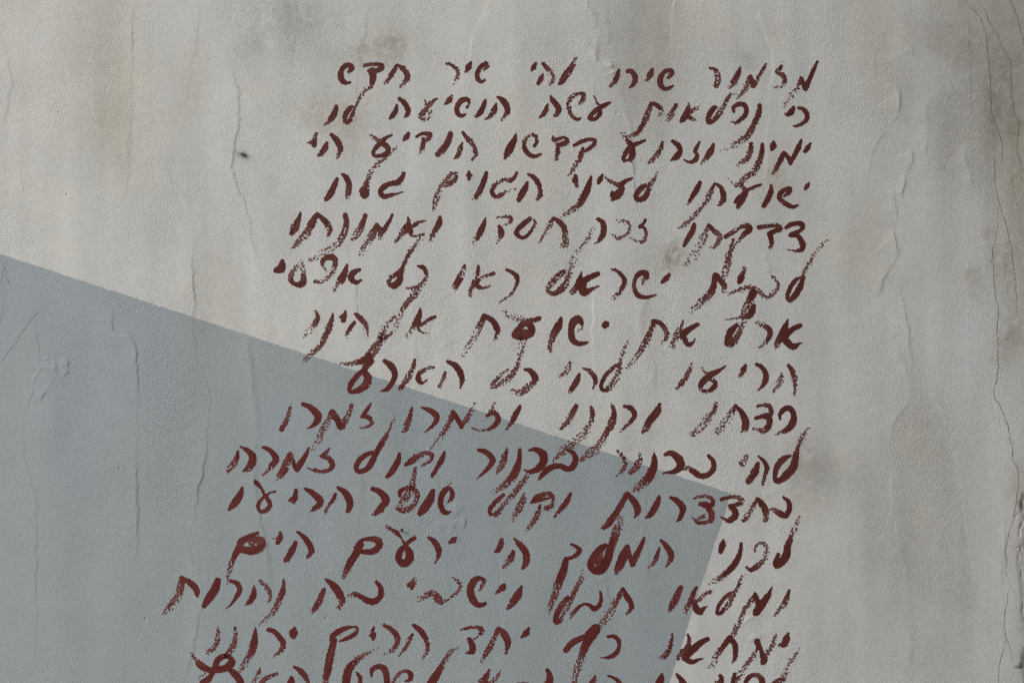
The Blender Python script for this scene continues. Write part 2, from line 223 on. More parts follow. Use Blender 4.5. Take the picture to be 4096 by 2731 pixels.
"T 1560,450,40,1 1610,470,50,0 1640,540,60 1610,620,76 1550,650,60 1480,620,60 1400,620,60 1320,660,70 1250,740,44,1 1230,765,20; 1125,440,24,0 1190,435,50 1270,480,90 1285,560,90 1230,640,80 1140,680,44 1060,658,10;"
"1020,440,40,0 1015,540,56 985,650,84 930,750,90,1 850,830,70,4 730,915,20,7; 880,435,30,1 850,520,66,2 815,610,80,4 775,685,36,3; 565,440,36,0 640,460,60 715,530,66 715,580,60 650,660,46 545,762,8",
"T 185,465,30,0 160,540,60 110,630,50,1 55,720,50,1; S 2110,600,40,0 2180,560,70,1 2240,510,70,4 2330,470,50,4 2400,500,50,4 2380,560,34,4 2270,620,10,5; 2215,640,30,1 2205,720,50,3 2190,800,66,3 2180,870,50,1;"
"2040,485,40,0 2020,570,66 1960,670,70 1905,735,40; 2000,60,4,7 1950,170,20,5 1890,290,50,3 1830,390,60,1 1785,470,60,0 1740,560,70 1690,640,60 1600,680,50 1560,640,50 1590,560,60 1660,500,56 1740,465,40",
"S 1265,420,20,1 1230,470,40,2 1180,505,40,0; 1175,505,40,0 1250,530,56,1 1295,590,66 1280,650,50 1190,680,44,1 1110,665,34,2 1025,640,6,3;"
"1040,415,16,0 1000,500,54 950,580,66 910,650,66; 905,650,60,0 870,590,50 845,500,40,4; 830,480,40,2 800,560,76,2 760,660,90,0 720,720,70,1 680,765,14,6;"
"530,410,30,0 600,440,56 660,500,66 675,550,70 620,620,60,1 570,680,24,3 530,715,6,6; 280,400,16,0 350,440,50 410,500,80 410,580,90 370,640,70,1 310,675,24; 255,455,26,1 240,530,64,2 190,610,56,5 145,665,50,4",
],
[  # 11
"U 1920,965,36,0 1975,1010,50 1985,1090,54 1940,1165,66 1880,1140,66,1 1810,1100,40,3 1760,1105,10,5; 1630,975,34,1 1680,1040,70,0 1720,1110,70,1 1725,1200,60,3 1710,1215,30; 1625,985,30,2 1580,1070,44,5 1530,1150,50,5 1480,1220,40,3;"
"1230,985,44,1 1310,965,40,2 1400,960,40,4 1455,1000,60,3 1420,1040,50,2 1340,1060,50,1; 1330,1060,50,1 1380,1110,70,0 1385,1170,70,1 1320,1220,60,1 1270,1205,30 1215,1170,6;"
"925,975,20,1 1000,955,26,2 1080,955,40,3 1140,1000,50,1 1120,1050,54 1050,1040,60,1 1000,1040,50,2; 1060,1060,50,1 1120,1130,70,1 1120,1200,64,1 1060,1240,44,3 970,1245,40,1 920,1200,20,3 895,1170,6,4; 950,1210,30,8 1030,1170,40,8;"
"670,965,30,0 740,1000,66,1 800,1070,80,1 800,1130,60,0 770,1200,44 730,1230,12; 545,960,40,0 510,1050,74 450,1150,66 400,1188,24;"
"190,930,60,0 260,1000,70 305,1090,76 295,1150,44 265,1190,8; 180,930,50,0 140,1010,64 70,1130,70 0,1230,74,1 -30,1265,60,2 -75,1300,40,4 -110,1310,12",
"T 1580,925,36,0 1540,1010,60 1470,1100,56,2 1400,1175,14,4; 1150,1020,30,0 1220,965,74 1310,925,50,1 1370,930,50,1 1390,990,34,1 1370,1060,50,3 1320,1080,50,3 1285,1090,10; 1150,1025,14,0 1250,995,30 1370,965,20; 1245,1050,30,1 1225,1130,50,3 1180,1220,50,4 1130,1300,40,6 1080,1365,8,8;"
"1070,920,20,2 1055,990,64,2 1015,1080,74,3 970,1160,50,5 935,1220,16,7; 1120,700,26,3 1050,800,64,3 980,890,60,2 900,980,40,5 840,1050,34,7 790,1120,60,2 730,1160,44,3 690,1140,44,1 690,1090,44,1 740,1030,50 790,980,50 840,935,36,0",
"T 215,1025,10,2 260,980,50,0 275,920,50 240,860,44 190,890,66 150,960,60 145,1050,60 175,1120,60 215,1135,50 255,1120,24; 235,825,8,0 270,800,3; 60,895,56,0 25,985,96 -35,1080,100 -85,1140,60;"
"S 2040,950,36,1 2050,900,50 2120,860,50 2190,870,54 2240,930,56,1 2220,1010,50,2 2150,1090,60,2 2060,1110,60,1 2010,1085,30; 2150,920,60,3 2100,980,80,4 2050,1050,50,6; 1745,870,50,0 1810,895,66 1880,960,90 1890,1010,80 1830,1080,70 1740,1160,14,1; 1840,1100,60,0 1775,1150,30",
"S 1365,860,44,0 1430,900,66 1480,980,80 1495,1050,74 1470,1110,50,1; 1330,930,40,0 1300,1000,44 1250,1060,30,2 1225,1125,34,3; 1000,870,34,0 1070,910,64 1150,980,80 1165,1030,66 1110,1080,60,1 1040,1130,8,2;"
"895,885,40,1 885,960,56,1 870,1010,50,1; 860,970,40,2 800,1015,8,3; 435,770,10,2 460,805,56,0 510,860,34 545,930,30 590,1000,50 610,1050,50 560,1110,50 500,1120,34 475,1060,40 500,1000,36 560,940,24 610,915,26 665,895,24; 300,865,34,0 280,930,70 230,1010,90 180,1070,60 145,1110,14",
],
[  # 12
"I 805,415,6,8 785,465,20,7 760,530,28,6 742,575,34,1 722,630,46,0 712,690,56 680,735,56 645,762,34 636,735,26 660,680,24; 497,660,16,2 500,630,16,3 535,605,20,4 570,620,34,3 578,665,34,4 555,725,34,5 510,765,36,2 470,790,30,0 435,765,10,4;"
"403,605,16,0 398,660,28 375,720,40 335,780,44 285,825,38,4 235,860,26,7 185,880,6,9; 283,582,14,0 275,615,44 262,660,34",
"H 2200,585,20,0 2235,620,36 2270,680,44 2265,720,36 2238,765,10,3; 2190,640,16,0 2170,700,34,1 2145,745,26,3 2115,770,10,5; 2085,570,18,0 2065,620,34 2030,690,40 2005,750,40; 2005,745,36,0 1985,690,34 1970,635,36; 1970,630,36,0 1945,690,66 1915,760,60,1 1895,800,34,4;"
"1925,425,26,6 1905,500,62,4 1875,580,56,3 1850,650,54,0 1835,710,60 1790,780,70 1740,790,50 1715,750,44 1745,690,50 1790,640,50 1820,620,30; 1765,745,44,2 1790,690,30,3; 1580,612,14,0 1615,625,24 1640,655,34 1610,690,28 1560,712,24 1540,720,24; 1550,715,36,0 1530,790,54 1500,870,54,1 1470,960,50,4 1445,1040,34,6 1432,1080,10,8",
"H 1190,575,14,2 1225,610,40,1 1265,660,46,0 1275,720,50,2 1255,770,26,2 1240,782,10; 1185,662,24,1 1165,710,44,2 1130,755,30,4 1110,772,10,6; 1105,580,22,2 1095,620,44,2 1075,655,36,1 1060,662,14",
"H 785,570,24,0 770,585,40 745,600,20; 605,568,24,0 640,595,40 668,640,44 670,690,30 645,745,6,3; 310,490,14,5 345,510,26,3 385,535,34,0 415,575,8 440,615,24 465,660,50 470,710,60 430,745,54 395,715,44 405,660,44 440,625,30; 505,570,28,0 470,590,28 440,620,26;"
"80,640,4,2 115,600,14 150,580,26,0 210,575,36,1 255,590,50,1 260,625,44 220,660,44 160,665,34 110,650,34,1; 130,610,50,0 100,680,50 60,740,50,1 30,800,34,4 15,845,10,7",
"G 2050,528,20,0 2095,565,34 2130,615,44 2145,660,40 2118,700,20,1; 2035,600,26,0 2010,655,46 1975,715,40,1 1958,728,14; 1930,530,20,1 1928,570,40,0 1912,600,34; 1910,570,20,3 1875,575,6,4;"
"1775,535,22,0 1720,555,30 1665,590,34 1650,630,50 1620,680,40 1595,740,34,2 1578,800,26,4 1568,880,8,6; 1655,600,50,0 1700,570,40 1760,580,60,2 1800,590,50,2 1795,630,56,1 1740,655,60,0 1670,650,50; 1735,590,60,3 1780,605,60,2",
],
[  # 13
"I 733,930,18,0 720,975,32,1 695,1030,36,3 660,1075,26,5 635,1100,6,7; 618,905,6,0 590,960,36 550,1020,54 510,1075,54 500,1090,30; 535,1040,50,0 515,1000,40 498,955,26; 500,960,34,2 465,1010,34,5 425,1060,24,4 410,1110,30,3 385,1160,34,6 350,1230,30,8;"
"412,825,6,8 390,890,22,5 365,930,26,3 340,980,34,2 305,1040,32,2 262,1085,26,0 238,1085,24 245,1045,24 280,990,24 320,955,24 345,945,20; 95,905,14,0 75,950,34,1 45,1020,36,3 15,1075,24,5; 195,940,24,1 150,955,20,4 110,990,24,4 85,1010,30,1; 80,1005,30,0 95,1055,50 120,1075,46 150,1050,20 175,1040,4;"
"H 2335,910,34,1 2310,970,50,1 2280,1030,46,1 2258,1068,20,2",
"H 1940,920,26,0 1965,970,40 1995,1020,36 1995,1060,30,1 1960,1092,10,4; 1935,920,24,1 1900,990,36,4 1850,1080,50,7 1800,1150,40,7 1770,1180,20,7; 1782,938,14,0 1790,980,22 1775,1035,30 1740,1055,36 1715,1035,26 1680,1022,16 1640,1040,22 1600,1080,24,2 1570,1115,20,4;"
"1668,795,6,7 1650,850,28,5 1610,930,32,3 1575,1010,30,3 1540,1080,22,4 1500,1140,34,1 1475,1140,34,0 1490,1080,40 1525,1020,40,2 1560,980,34,2",
"H 1240,905,20,0 1215,960,54,1 1175,1020,50,1 1145,1052,20; 1120,895,30,0 1105,915,44,1 1075,940,20 1062,948,6; 955,925,10,3 970,890,24,2 985,860,24,1 950,845,30,0 910,870,50 888,930,54 910,1000,50 950,1030,36 990,1020,24;"
"770,842,12,3 805,870,28,1 820,905,24,3 790,950,18,4 740,985,14,4 690,1010,34,1 665,985,54,1 630,950,40,2 580,965,34,4 525,990,20,7; 508,845,12,2 495,880,44,1 485,910,30,1; 470,890,30,1 453,902,6",
"H 243,872,26,0 270,910,34 272,960,38 240,1000,44 195,1005,44 140,975,34 90,955,34,1 45,968,10,4; G 2245,855,20,1 2300,900,50,0 2340,960,56 2355,1010,40,1 2330,1050,24,3; 2230,925,30,1 2205,985,46,2 2170,1050,34,3 2150,1080,14,5",
"G 1953,855,14,1 1950,920,34,1 1925,990,44,2 1885,1070,30,4 1830,1130,14,6 1770,1170,4,8; 1785,860,16,3 1825,895,30,2 1858,950,34,2 1860,985,24,3 1850,1005,8; 1750,910,24,2 1745,960,44,0 1720,1005,40,1 1695,1025,14,4;"
"1590,865,24,0 1630,880,34 1650,920,36 1630,970,30 1590,1025,14 1555,1055,4; 1500,860,40,0 1480,920,60 1440,980,56 1405,1035,34; 1245,845,24,1 1300,870,40,0 1345,910,44 1358,950,36,1 1355,975,14,4; 1255,850,40,1 1240,920,50,2 1210,990,50,5 1165,1050,36,6 1125,1090,10,7",
],
[  # 14
"Z 2080,365,30,0 2060,430,76,1 2030,490,60,2 1975,495,24,3; 1950,385,26,4 1910,470,50,4 1860,570,50,4 1810,670,70,0 1800,690,50; 1810,650,64,0 1785,560,44 1745,470,66 1740,450,60; 1745,515,24,1 1700,600,40,3 1640,690,44,5 1570,790,56,6 1510,880,40,6;"
"1435,415,60,0 1490,480,60 1500,560,60,1 1490,640,44,1 1460,685,8,3; 1430,420,66,0 1370,500,56,2 1300,590,56,4 1250,690,50,6 1215,745,20,7; 975,375,30,1 985,440,36,1 970,510,60,1 920,580,90,2 870,640,50,4; 1190,430,50,0 1110,470,66 1030,540,80 960,600,90; 940,640,70,1 1010,680,54,0 1080,660,34,1 1150,637,6;"
"800,360,14,1 790,450,40,2 760,550,60,2 710,620,60,2 660,640,20,5",
"Z 90,400,34,0 150,395,40 205,440,50 212,510,40,1 180,580,54,0 110,625,40,1 10,635,8; H 1545,1340,36,0 1590,1290,44 1650,1260,40 1710,1245,56; 1750,1195,70,0 1715,1240,80 1680,1310,54,1 1655,1390,50,2 1625,1470,44,5 1605,1568,30,6",
"Y 1560,310,34,0 1535,360,70 1490,400,30 1472,410,8; 1240,310,40,0 1290,370,80 1330,450,76 1325,530,44 1310,585,24,5; 1225,315,50,0 1180,420,60,2 1130,520,60,2 1085,600,56,4 1030,680,14,7; 805,325,16,1 880,305,36,0 970,295,34,1 1035,315,56,0 1040,360,44,2 990,400,30,3 940,420,14,4; 905,430,50,0 940,500,70 935,560,76 870,585,14",
"Y 290,275,44,0 360,330,60 420,420,60,1 445,500,50,1 435,570,34,2 390,650,6,3; 275,375,30,0 240,440,46,4 190,530,40,3 130,615,6,5; H 295,1168,20,2 340,1195,36,1 380,1240,40,1 385,1290,36,3 350,1345,30,4 300,1368,10,5;"
"X 2200,285,14,0 2190,340,50,2 2195,390,64,0 2190,430,30; 2175,370,30,2 2130,385,8; 1735,440,50,0 1740,400,60 1800,350,66 1880,310,50 1960,295,30 2010,295,26 2020,330,30 1980,380,50 1900,420,46 1820,455,16; 1760,440,70,0 1750,480,70 1720,600,84,1 1695,740,84,1 1670,860,64,2 1660,915,50,5",
"X 1325,305,30,0 1310,360,96 1310,400,50; 1035,325,50,0 1090,340,50 1150,400,64 1195,460,66,1 1190,520,60,2 1140,580,44,4 1090,620,8,6; 890,300,10,1 885,380,56,0 875,470,84 850,560,80,1 810,640,76,3 760,720,60,5 715,780,16,7; 665,295,24,1 665,400,50,2 640,500,74,2 600,570,64,2 560,620,50,1; 475,300,20,3 475,380,40,5 465,460,50,3 430,530,50,3 360,570,34,6 330,590,8",
],
[  # 15
"Z 2200,540,6,8 2130,650,24,8 2070,760,44,7 2020,850,60,4 1970,920,80,1 1900,1000,80,1; 1890,930,36,0 1980,870,30 2030,880,40; 1890,930,30,0 1840,1010,50; 1610,900,50,0 1660,840,50,1 1740,825,50,1 1790,880,70,0 1790,960,60 1700,1040,40,2; 1490,815,40,0 1480,870,50,1 1450,980,56,2 1400,1060,40,5; 1330,830,40,0 1345,870,50 1330,910,60,2 1275,900,20,6",
"Z 850,820,36,0 900,880,60 950,960,66 950,1030,40,3; 685,820,36,0 670,880,80 630,980,80",
"Z 90,835,24,0 150,855,30 210,900,44 230,980,44 160,1040,30,3; Y 2300,830,20,1 2275,890,60,2 2230,960,50",
"Y 1770,775,50,0 1795,830,64 1790,900,80 1730,960,90 1620,960,60 1540,930,50 1440,920,24; 1130,755,12,3 1100,830,56,1 1050,900,84,1 990,990,60,5; 1245,800,16,7 1190,870,50,6 1130,930,50,4; 1100,920,60,1 1140,1000,60,1 1220,990,16",
"Y 770,520,14,6 700,570,40,4 640,650,54,3 590,740,60,1 530,840,90,0 460,950,100 380,1020,70; 190,895,14,1 250,870,50,0 255,810,60 210,780,40 140,800,36,2 90,860,44,3 50,960,60,2 100,1030,50 180,1030,30; X 2175,840,20,0 2180,770,50 2240,730,56 2310,750,70 2340,830,70 2340,930,64 2260,1010,50; 2260,530,4,6 2150,570,24,5 2050,630,54,4 1970,700,80,2 1920,770,90,0 1900,860,90 1895,960,80 1960,1020,60; 2010,795,20,1 2045,850,50,2 2050,930,40,3",
"X 1320,735,30,0 1390,780,60 1440,840,60,1 1470,900,44,2 1475,970,40,3; 1290,850,36,0 1285,900,80 1250,980,80; 940,765,30,2 910,840,50,6 870,910,50,6 840,970,40; 1125,810,40,1 1040,840,50,2 970,890,56,1 930,960,50; 610,770,50,0 660,810,80 720,890,80 730,980,60;"
"160,570,4,3 220,640,40,5 290,720,80,1 380,770,60,0 440,770,70 550,750,80 620,700,90 630,660,60 590,620,50 530,620,60 470,660,66 450,720,70 430,780,60; 420,790,50,0 380,860,60 320,910,90 280,980,90; 360,800,16,5 300,840,10,7 260,865,4",
],
]

# ------------------------------------------------------------------ numeric helpers
def fft_noise(ny, nx, sy, sx, seed, band=None):
    """Periodic smooth noise, unit deviation; sy, sx = blur radii in cells; band > 1 subtracts a wider blur."""
    r = np.random.default_rng(seed).standard_normal((ny, nx))
    fy = np.fft.fftfreq(ny)[:, None]; fx = np.fft.rfftfreq(nx)[None, :]
    g = np.exp(-2 * np.pi ** 2 * ((fy * sy) ** 2 + (fx * sx) ** 2))
    if band:
        g = g - np.exp(-2 * np.pi ** 2 * ((fy * sy * band) ** 2 + (fx * sx * band) ** 2))
    n = np.fft.irfft2(np.fft.rfft2(r) * g, s=(ny, nx))
    return (n / n.std()).astype(np.float32)

def sample(arr, fy, fx):
    """Bilinear lookup with wrap-around; fy, fx in cells."""
    y0 = np.floor(fy).astype(int); x0 = np.floor(fx).astype(int)
    ty = fy - y0; tx = fx - x0
    ny, nx = arr.shape
    a = arr[y0 % ny, x0 % nx]; b = arr[y0 % ny, (x0 + 1) % nx]
    c = arr[(y0 + 1) % ny, x0 % nx]; d = arr[(y0 + 1) % ny, (x0 + 1) % nx]
    return (a * (1 - tx) + b * tx) * (1 - ty) + (c * (1 - tx) + d * tx) * ty

def sstep(e0, e1, v):
    t = np.clip((v - e0) / (e1 - e0), 0, 1)
    return t * t * (3 - 2 * t)

def smooth_path(P, step):
    """Catmull-Rom through the rows of P (first two columns x, y), resampled about every `step` u."""
    P = np.asarray(P, float)
    if len(P) == 1:
        P = np.vstack([P, P + np.array([[0.1] + [0] * (P.shape[1] - 1)])])
    E = np.vstack([2 * P[0] - P[1], P, 2 * P[-1] - P[-2]])
    out = []
    for k in range(1, len(E) - 2):
        n = max(2, int(np.hypot(*(E[k + 1, :2] - E[k, :2])) / step))
        t = (np.arange(n) / n)[:, None]
        a, b, c, d = E[k - 1], E[k], E[k + 1], E[k + 2]
        q = 0.5 * (2 * b + (c - a) * t + (2 * a - 5 * b + 4 * c - d) * t ** 2 + (3 * b - a - 3 * c + d) * t ** 3)
        q[:, 2:] = b[2:] * (1 - t) + c[2:] * t
        out.append(q)
    out.append(E[-2][None])
    return np.vstack(out)

def parse(s, cell):
    """'B 1,2,3 4,5,6 ...' -> array of (x u, y u, extra...), last cell letter."""
    pts = []; d = 1.0
    for tok in s.split():
        if tok in CELL:
            cell = tok
            continue
        f = [float(v) for v in tok.split(',')]
        ox, oy, k = CELL[cell]
        row = [ox + f[0] * k, oy + f[1] * k]
        if len(f) > 2:
            if len(f) > 3:
                d = f[3]
            row += [f[2] * k, d]
        pts.append(row)
    return pts, cell

# ------------------------------------------------------------------ the wall's relief
# trowel edges: (path, height mm, width of the raised flank u, side: +1 raised on the left, -1 raised on the right)
RIDGES = [
 ("A 0,210 30,330 75,550 55,700 15,900 10,1100", .55, 60, 1),
 ("A 925,-60 920,150 905,450 890,850 880,1100 865,1568", .75, 130, 1),
 ("A 1385,-60 1350,300 1290,600 1270,800", .30, 60, 1),
 ("A 1565,330 1590,470 1630,600 1645,800 1615,1000 1615,1200 1690,1450 1720,1568 D 1760,200 1785,420", .85, 110, 1),
 ("A 1800,-30 1900,120 2010,260 1990,420", .5, 50, 1),
 ("A 2060,-30 2100,120 2120,200", .4, 30, -1),
 ("A 620,600 650,800 700,960 790,1100 850,1200", .35, 60, -1),
 ("A 1120,1050 1200,1340 1260,1568", .40, 60, 1),
 ("A 1400,1150 1400,1568 D 1390,0 1395,100", .35, 50, 1),
 ("A 130,1230 150,1260 150,1330", .5, 14, 1),
 ("B 190,-50 165,180 100,420", .40, 80, 1),
 ("B 1020,-50 990,100 940,230 880,400 840,560", .45, 70, -1),
 ("B 1700,-40 1705,35 1750,130 1762,350 1772,460", .9, 26, 1),
 ("B 1685,240 1692,290 1750,370 1760,440", .8, 24, 1),
 ("B 1780,195 1812,300", .7, 14, 1),
 ("B 1822,205 1842,290", .7, 12, 1),
 ("B 1850,425 1868,480 1885,515", 1.5, 16, 1),
 ("B 1825,420 1835,470", .9, 20, -1),
 ("B 2296,-50 2285,250 2290,420", .7, 40, -1),
 ("B 1835,0 1840,330", .3, 60, 1),
 ("B 1735,560 1745,640 1765,730", .45, 30, 1),
 ("B 1920,540 1965,760 1990,900 2010,1150 2020,1300 2050,1500", .55, 34, 1),
 ("B 130,300 90,800 70,1300", .3, 90, 1),
 ("C 520,-50 540,150 600,300 622,400 602,700 580,950 572,1250 600,1568", .7, 120, -1),
 ("C 1440,40 1390,200 1335,340 1312,560", .35, 70, 1),
 ("C 1360,590 1440,600 1490,650 1505,720 1480,800 1420,850", 1.1, 40, 1),
 ("C 1450,830 1340,980 1290,1100 1280,1250", .4, 60, 1),
 ("C 1553,1010 1577,1080 1545,1220 1510,1380", .9, 40, 1),
 ("C 1455,1240 1470,1568", .45, 40, 1),
 ("C 1690,700 1685,900 1680,1090 1720,1185", .75, 70, 1),
 ("C 1720,1185 1760,1170 1810,1120 1865,1030", .5, 40, -1),
 ("C 1925,990 1970,1150 2010,1290", .6, 60, 1),
 ("C 1560,300 1600,380 1620,480", .5, 50, 1),
 ("F 1380,0 1460,50 1478,170 1410,300 1350,440 1300,480", .9, 60, 1),
 ("F 1485,180 1520,560 1560,740 1570,1050 1530,1240 1470,1340 1400,1568", .65, 60, 1),
 ("F 1470,790 1510,920 1565,1060", .8, 26, 1),
 ("F 1570,1065 1700,1140 1790,1280 1860,1450 1885,1568 I 1890,100 1915,230 1950,480 1990,720 2030,1000", .7, 80, -1),
 ("I 1500,420 1495,620 1540,800 1570,1100 1570,1568", .5, 50, 1),
 ("I 1440,0 1440,250 1480,600", .4, 60, -1),
 ("D 805,440 770,640 800,740 900,760 940,860 945,1100 940,1568 G 945,300 935,800", .9, 60, 1),
 ("D 1330,50 1335,640 1345,850 1400,1000 1442,1150 1440,1300 1415,1568 G 1350,300 1325,500", 1.0, 90, 1),
 ("D 1720,680 1735,1000 1772,1300 1750,1568 G 1755,250 1800,480 1850,750 1860,900 1840,1200", .95, 70, 1),
 ("D 260,930 235,1050 225,1160", .7, 30, -1),
 ("D 330,880 345,940", .6, 16, 1),
 ("D 378,900 383,1000 330,1110 265,1215", 1.0, 40, 1),
 ("D 425,875 462,920 467,980 440,1040", 1.2, 30, 1),
 ("D 40,200 15,450 5,700", .5, 60, 1),
 ("D 160,1150 165,1568 G 240,250 255,800 240,1300 220,1568", .45, 90, 1),
 ("G 1250,450 1310,700 1395,920 1340,1300 1290,1480 1270,1568", .8, 60, 1),
 ("H 620,50 660,180 680,520 720,750 760,1250", .7, 70, 1),
 ("H 150,80 125,450 95,620", .7, 70, 1),
 ("H 750,320 840,380 862,450 845,530", .9, 40, 1),
 ("H 690,430 690,520 770,570", .5, 40, -1),
 ("H 775,450 775,520 835,590", .8, 24, 1),
 ("H 1790,790 1825,860 1832,960 1865,1020", .8, 40, 1),
 ("H 2095,200 2100,700 2110,900", .35, 90, 1),
 ("H 1110,500 1105,900 1120,1300", .3, 90, -1),
 ("E 1738,-60 1738,500 1736,1150", .45, 80, -1),
 ("E 2120,440 2060,680 2140,900 2165,1150", .6, 70, 1),
 ("E 20,0 55,280 100,400 110,540 180,800", .3, 40, 1),
 ("E 500,300 505,800 570,1000", .35, 60, 1),
 ("E 610,720 690,770 760,880", .45, 50, -1),
 ("F 540,880 590,1000 600,1080", .6, 50, -1),
 ("F 560,150 610,320", .5, 40, 1),
 ("I 540,220 640,440 665,600", .7, 50, -1),
 ("I 400,1130 460,1230 480,1290", 1.0, 50, -1),
 ("I 520,890 600,1250 620,1560", .4, 70, -1),
 ("I 2190,330 2215,430 2225,560 2195,760 2195,960 2220,1100", .55, 30, 1),
 ("F 2200,150 2230,480", .4, 40, 1),
 ("F 2255,680 2225,780", .6, 20, 1),
 ("I 2330,560 2345,620 2320,760", .8, 20, -1),
 ("C 70,640 150,700", .3, 60, 1),
]
# soft dirt and damp on the plaster: x u, y u, radius x, radius y, turn deg, darkness, (r,g,b) tint, raggedness
STAINS = [
 (420, 230, 120, 420, 3, .10, (1.0, .96, .87), .4), (480, 520, 70, 170, 0, .05, (1, .95, .86), .4),
 (1130, 60, 150, 130, 35, .20, (.97, 1, .99), .6), (1010, 190, 70, 60, 20, .18, (.97, 1, .99), .6), (1210, 60, 90, 150, -15, .12, (1, 1, 1), .6),
 (1520, 200, 130, 60, -12, .24, (1, .97, .88), .8), (1560, 160, 60, 40, 0, .10, (1, .97, .9), .9), (1330, 480, 110, 90, 70, .14, (1, .96, .86), .9),
 (1440, 480, 60, 120, 15, .12, (1, .97, .9), .8), (1250, 450, 60, 50, 0, .07, (1, .95, .86), .9),
 (2560, 130, 150, 330, 0, .13, (1, .985, .93), .35), (2470, 380, 120, 300, 0, .07, (1, .99, .93), .4), (2640, 300, 60, 200, 0, .10, (1, .985, .92), .6),
 (2980, 225, 34, 26, 20, .20, (.98, 1, 1), .25), (2995, 255, 26, 24, 0, .12, (.98, 1, 1), .3), (2995, 275, 22, 9, 20, .18, (.98, 1, 1), .5),
 (2690, 1015, 34, 52, 18, .40, (.98, 1, .84), .9), (2660, 1050, 70, 80, 0, .12, (1, 1, .92), .9),
 (3235, 1870, 110, 115, 0, .24, (1, .985, .95), .5), (3340, 1900, 170, 80, -10, .12, (1, .985, .95), .5), (3180, 1830, 60, 60, 0, .10, (1, .97, .9), .9),
 (3095, 690, 26, 40, 25, .16, (1, .93, .80), .8), (3110, 730, 50, 60, 0, .07, (1, .95, .86), .9),
 (3820, 60, 140, 150, 10, .15, (1, .985, .93), .4), (3730, 160, 120, 50, 20, .12, (.99, 1, .98), .6), (4070, 60, 110, 220, 0, .12, (1, 1, .88), .3), (3900, 300, 190, 360, 0, .19, (1, 1, .94), .4),
 (4010, 380, 60, 150, 5, .22, (.98, 1, .92), .9), (4065, 510, 30, 30, 0, .22, (.96, 1, .86), .9), (3960, 500, 50, 90, 0, .12, (.98, 1, .94), .9),
 (4060, 300, 150, 480, 0, .20, (1, .99, .87), .15), (4080, 900, 90, 500, 0, .16, (1, 1, .86), .25),
 (3955, 940, 24, 40, 0, .16, (.95, 1, .86), .95), (3890, 1095, 20, 30, 10, .14, (.95, 1, .86), .95), (3905, 1140, 30, 60, -15, .10, (.95, 1, .86), .95),
 (4000, 1050, 40, 60, 0, .18, (.96, 1, .86), .9), (4060, 1330, 36, 70, 0, .16, (.96, 1, .80), .9), (4020, 1400, 40, 50, 0, .16, (.98, 1, .9), .9),
 (3700, 1750, 110, 180, -8, .10, (1, .99, .94), .4), (3600, 2050, 110, 260, 4, .09, (.99, 1, .98), .5), (3490, 2150, 70, 170, 0, .11, (1, 1, 1), .3), (3540, 2330, 170, 190, 0, .07, (1, 1, 1), .4),
 (3760, 2420, 180, 330, 0, .08, (1, 1, .97), .5), (4084, 2020, 9, 26, 0, .55, (.92, 1, .78), .9), (4086, 2130, 10, 60, 0, .30, (.92, 1, .78), .9),
 (4092, 2655, 9, 30, 0, .5, (.94, 1, .82), .9), (4080, 2665, 10, 7, 0, .45, (.94, 1, .82), .9), (4070, 1960, 40, 90, 0, .16, (.96, 1, .86), .9),
 (4100, 2400, 30, 300, 0, .24, (.97, 1, .86), .7), (3310, 2600, 240, 160, 0, .05, (1, 1, 1), .4), (3620, 330, 60, 130, 0, .05, (.98, 1, 1), .4),
 (3790, 560, 40, 110, 0, .07, (1, .99, .92), .5), (3480, 120, 70, 160, 0, .06, (1, .97, .89), .5), (3520, 300, 90, 260, 0, .05, (1, .97, .9), .5),
 (3440, 1000, 120, 160, 0, .05, (1, .97, .89), .5), (2900, 120, 220, 140, 0, .05, (1, .99, .95), .4), (2200, 640, 120, 300, 0, .03, (1, .99, .94), .5),
 (760, 330, 60, 170, 10, .05, (1, .96, .87), .7), (860, 1130, 90, 180, 0, .03, (1, .96, .88), .7), (2600, 1350, 90, 420, 0, .06, (1, 1, .98), .4),
 (2750, 1700, 120, 320, 0, .05, (1, 1, .98), .4), (982, 625, 20, 8, 22, .85, (1, 1, 1), .5), (978, 622, 30, 14, 22, .25, (1, 1, 1), .8),
 (4075, 760, 40, 330, 0, .10, (1, 1, .88), .5), (3150, 2000, 160, 60, 0, .05, (1, .98, .92), .7),
]
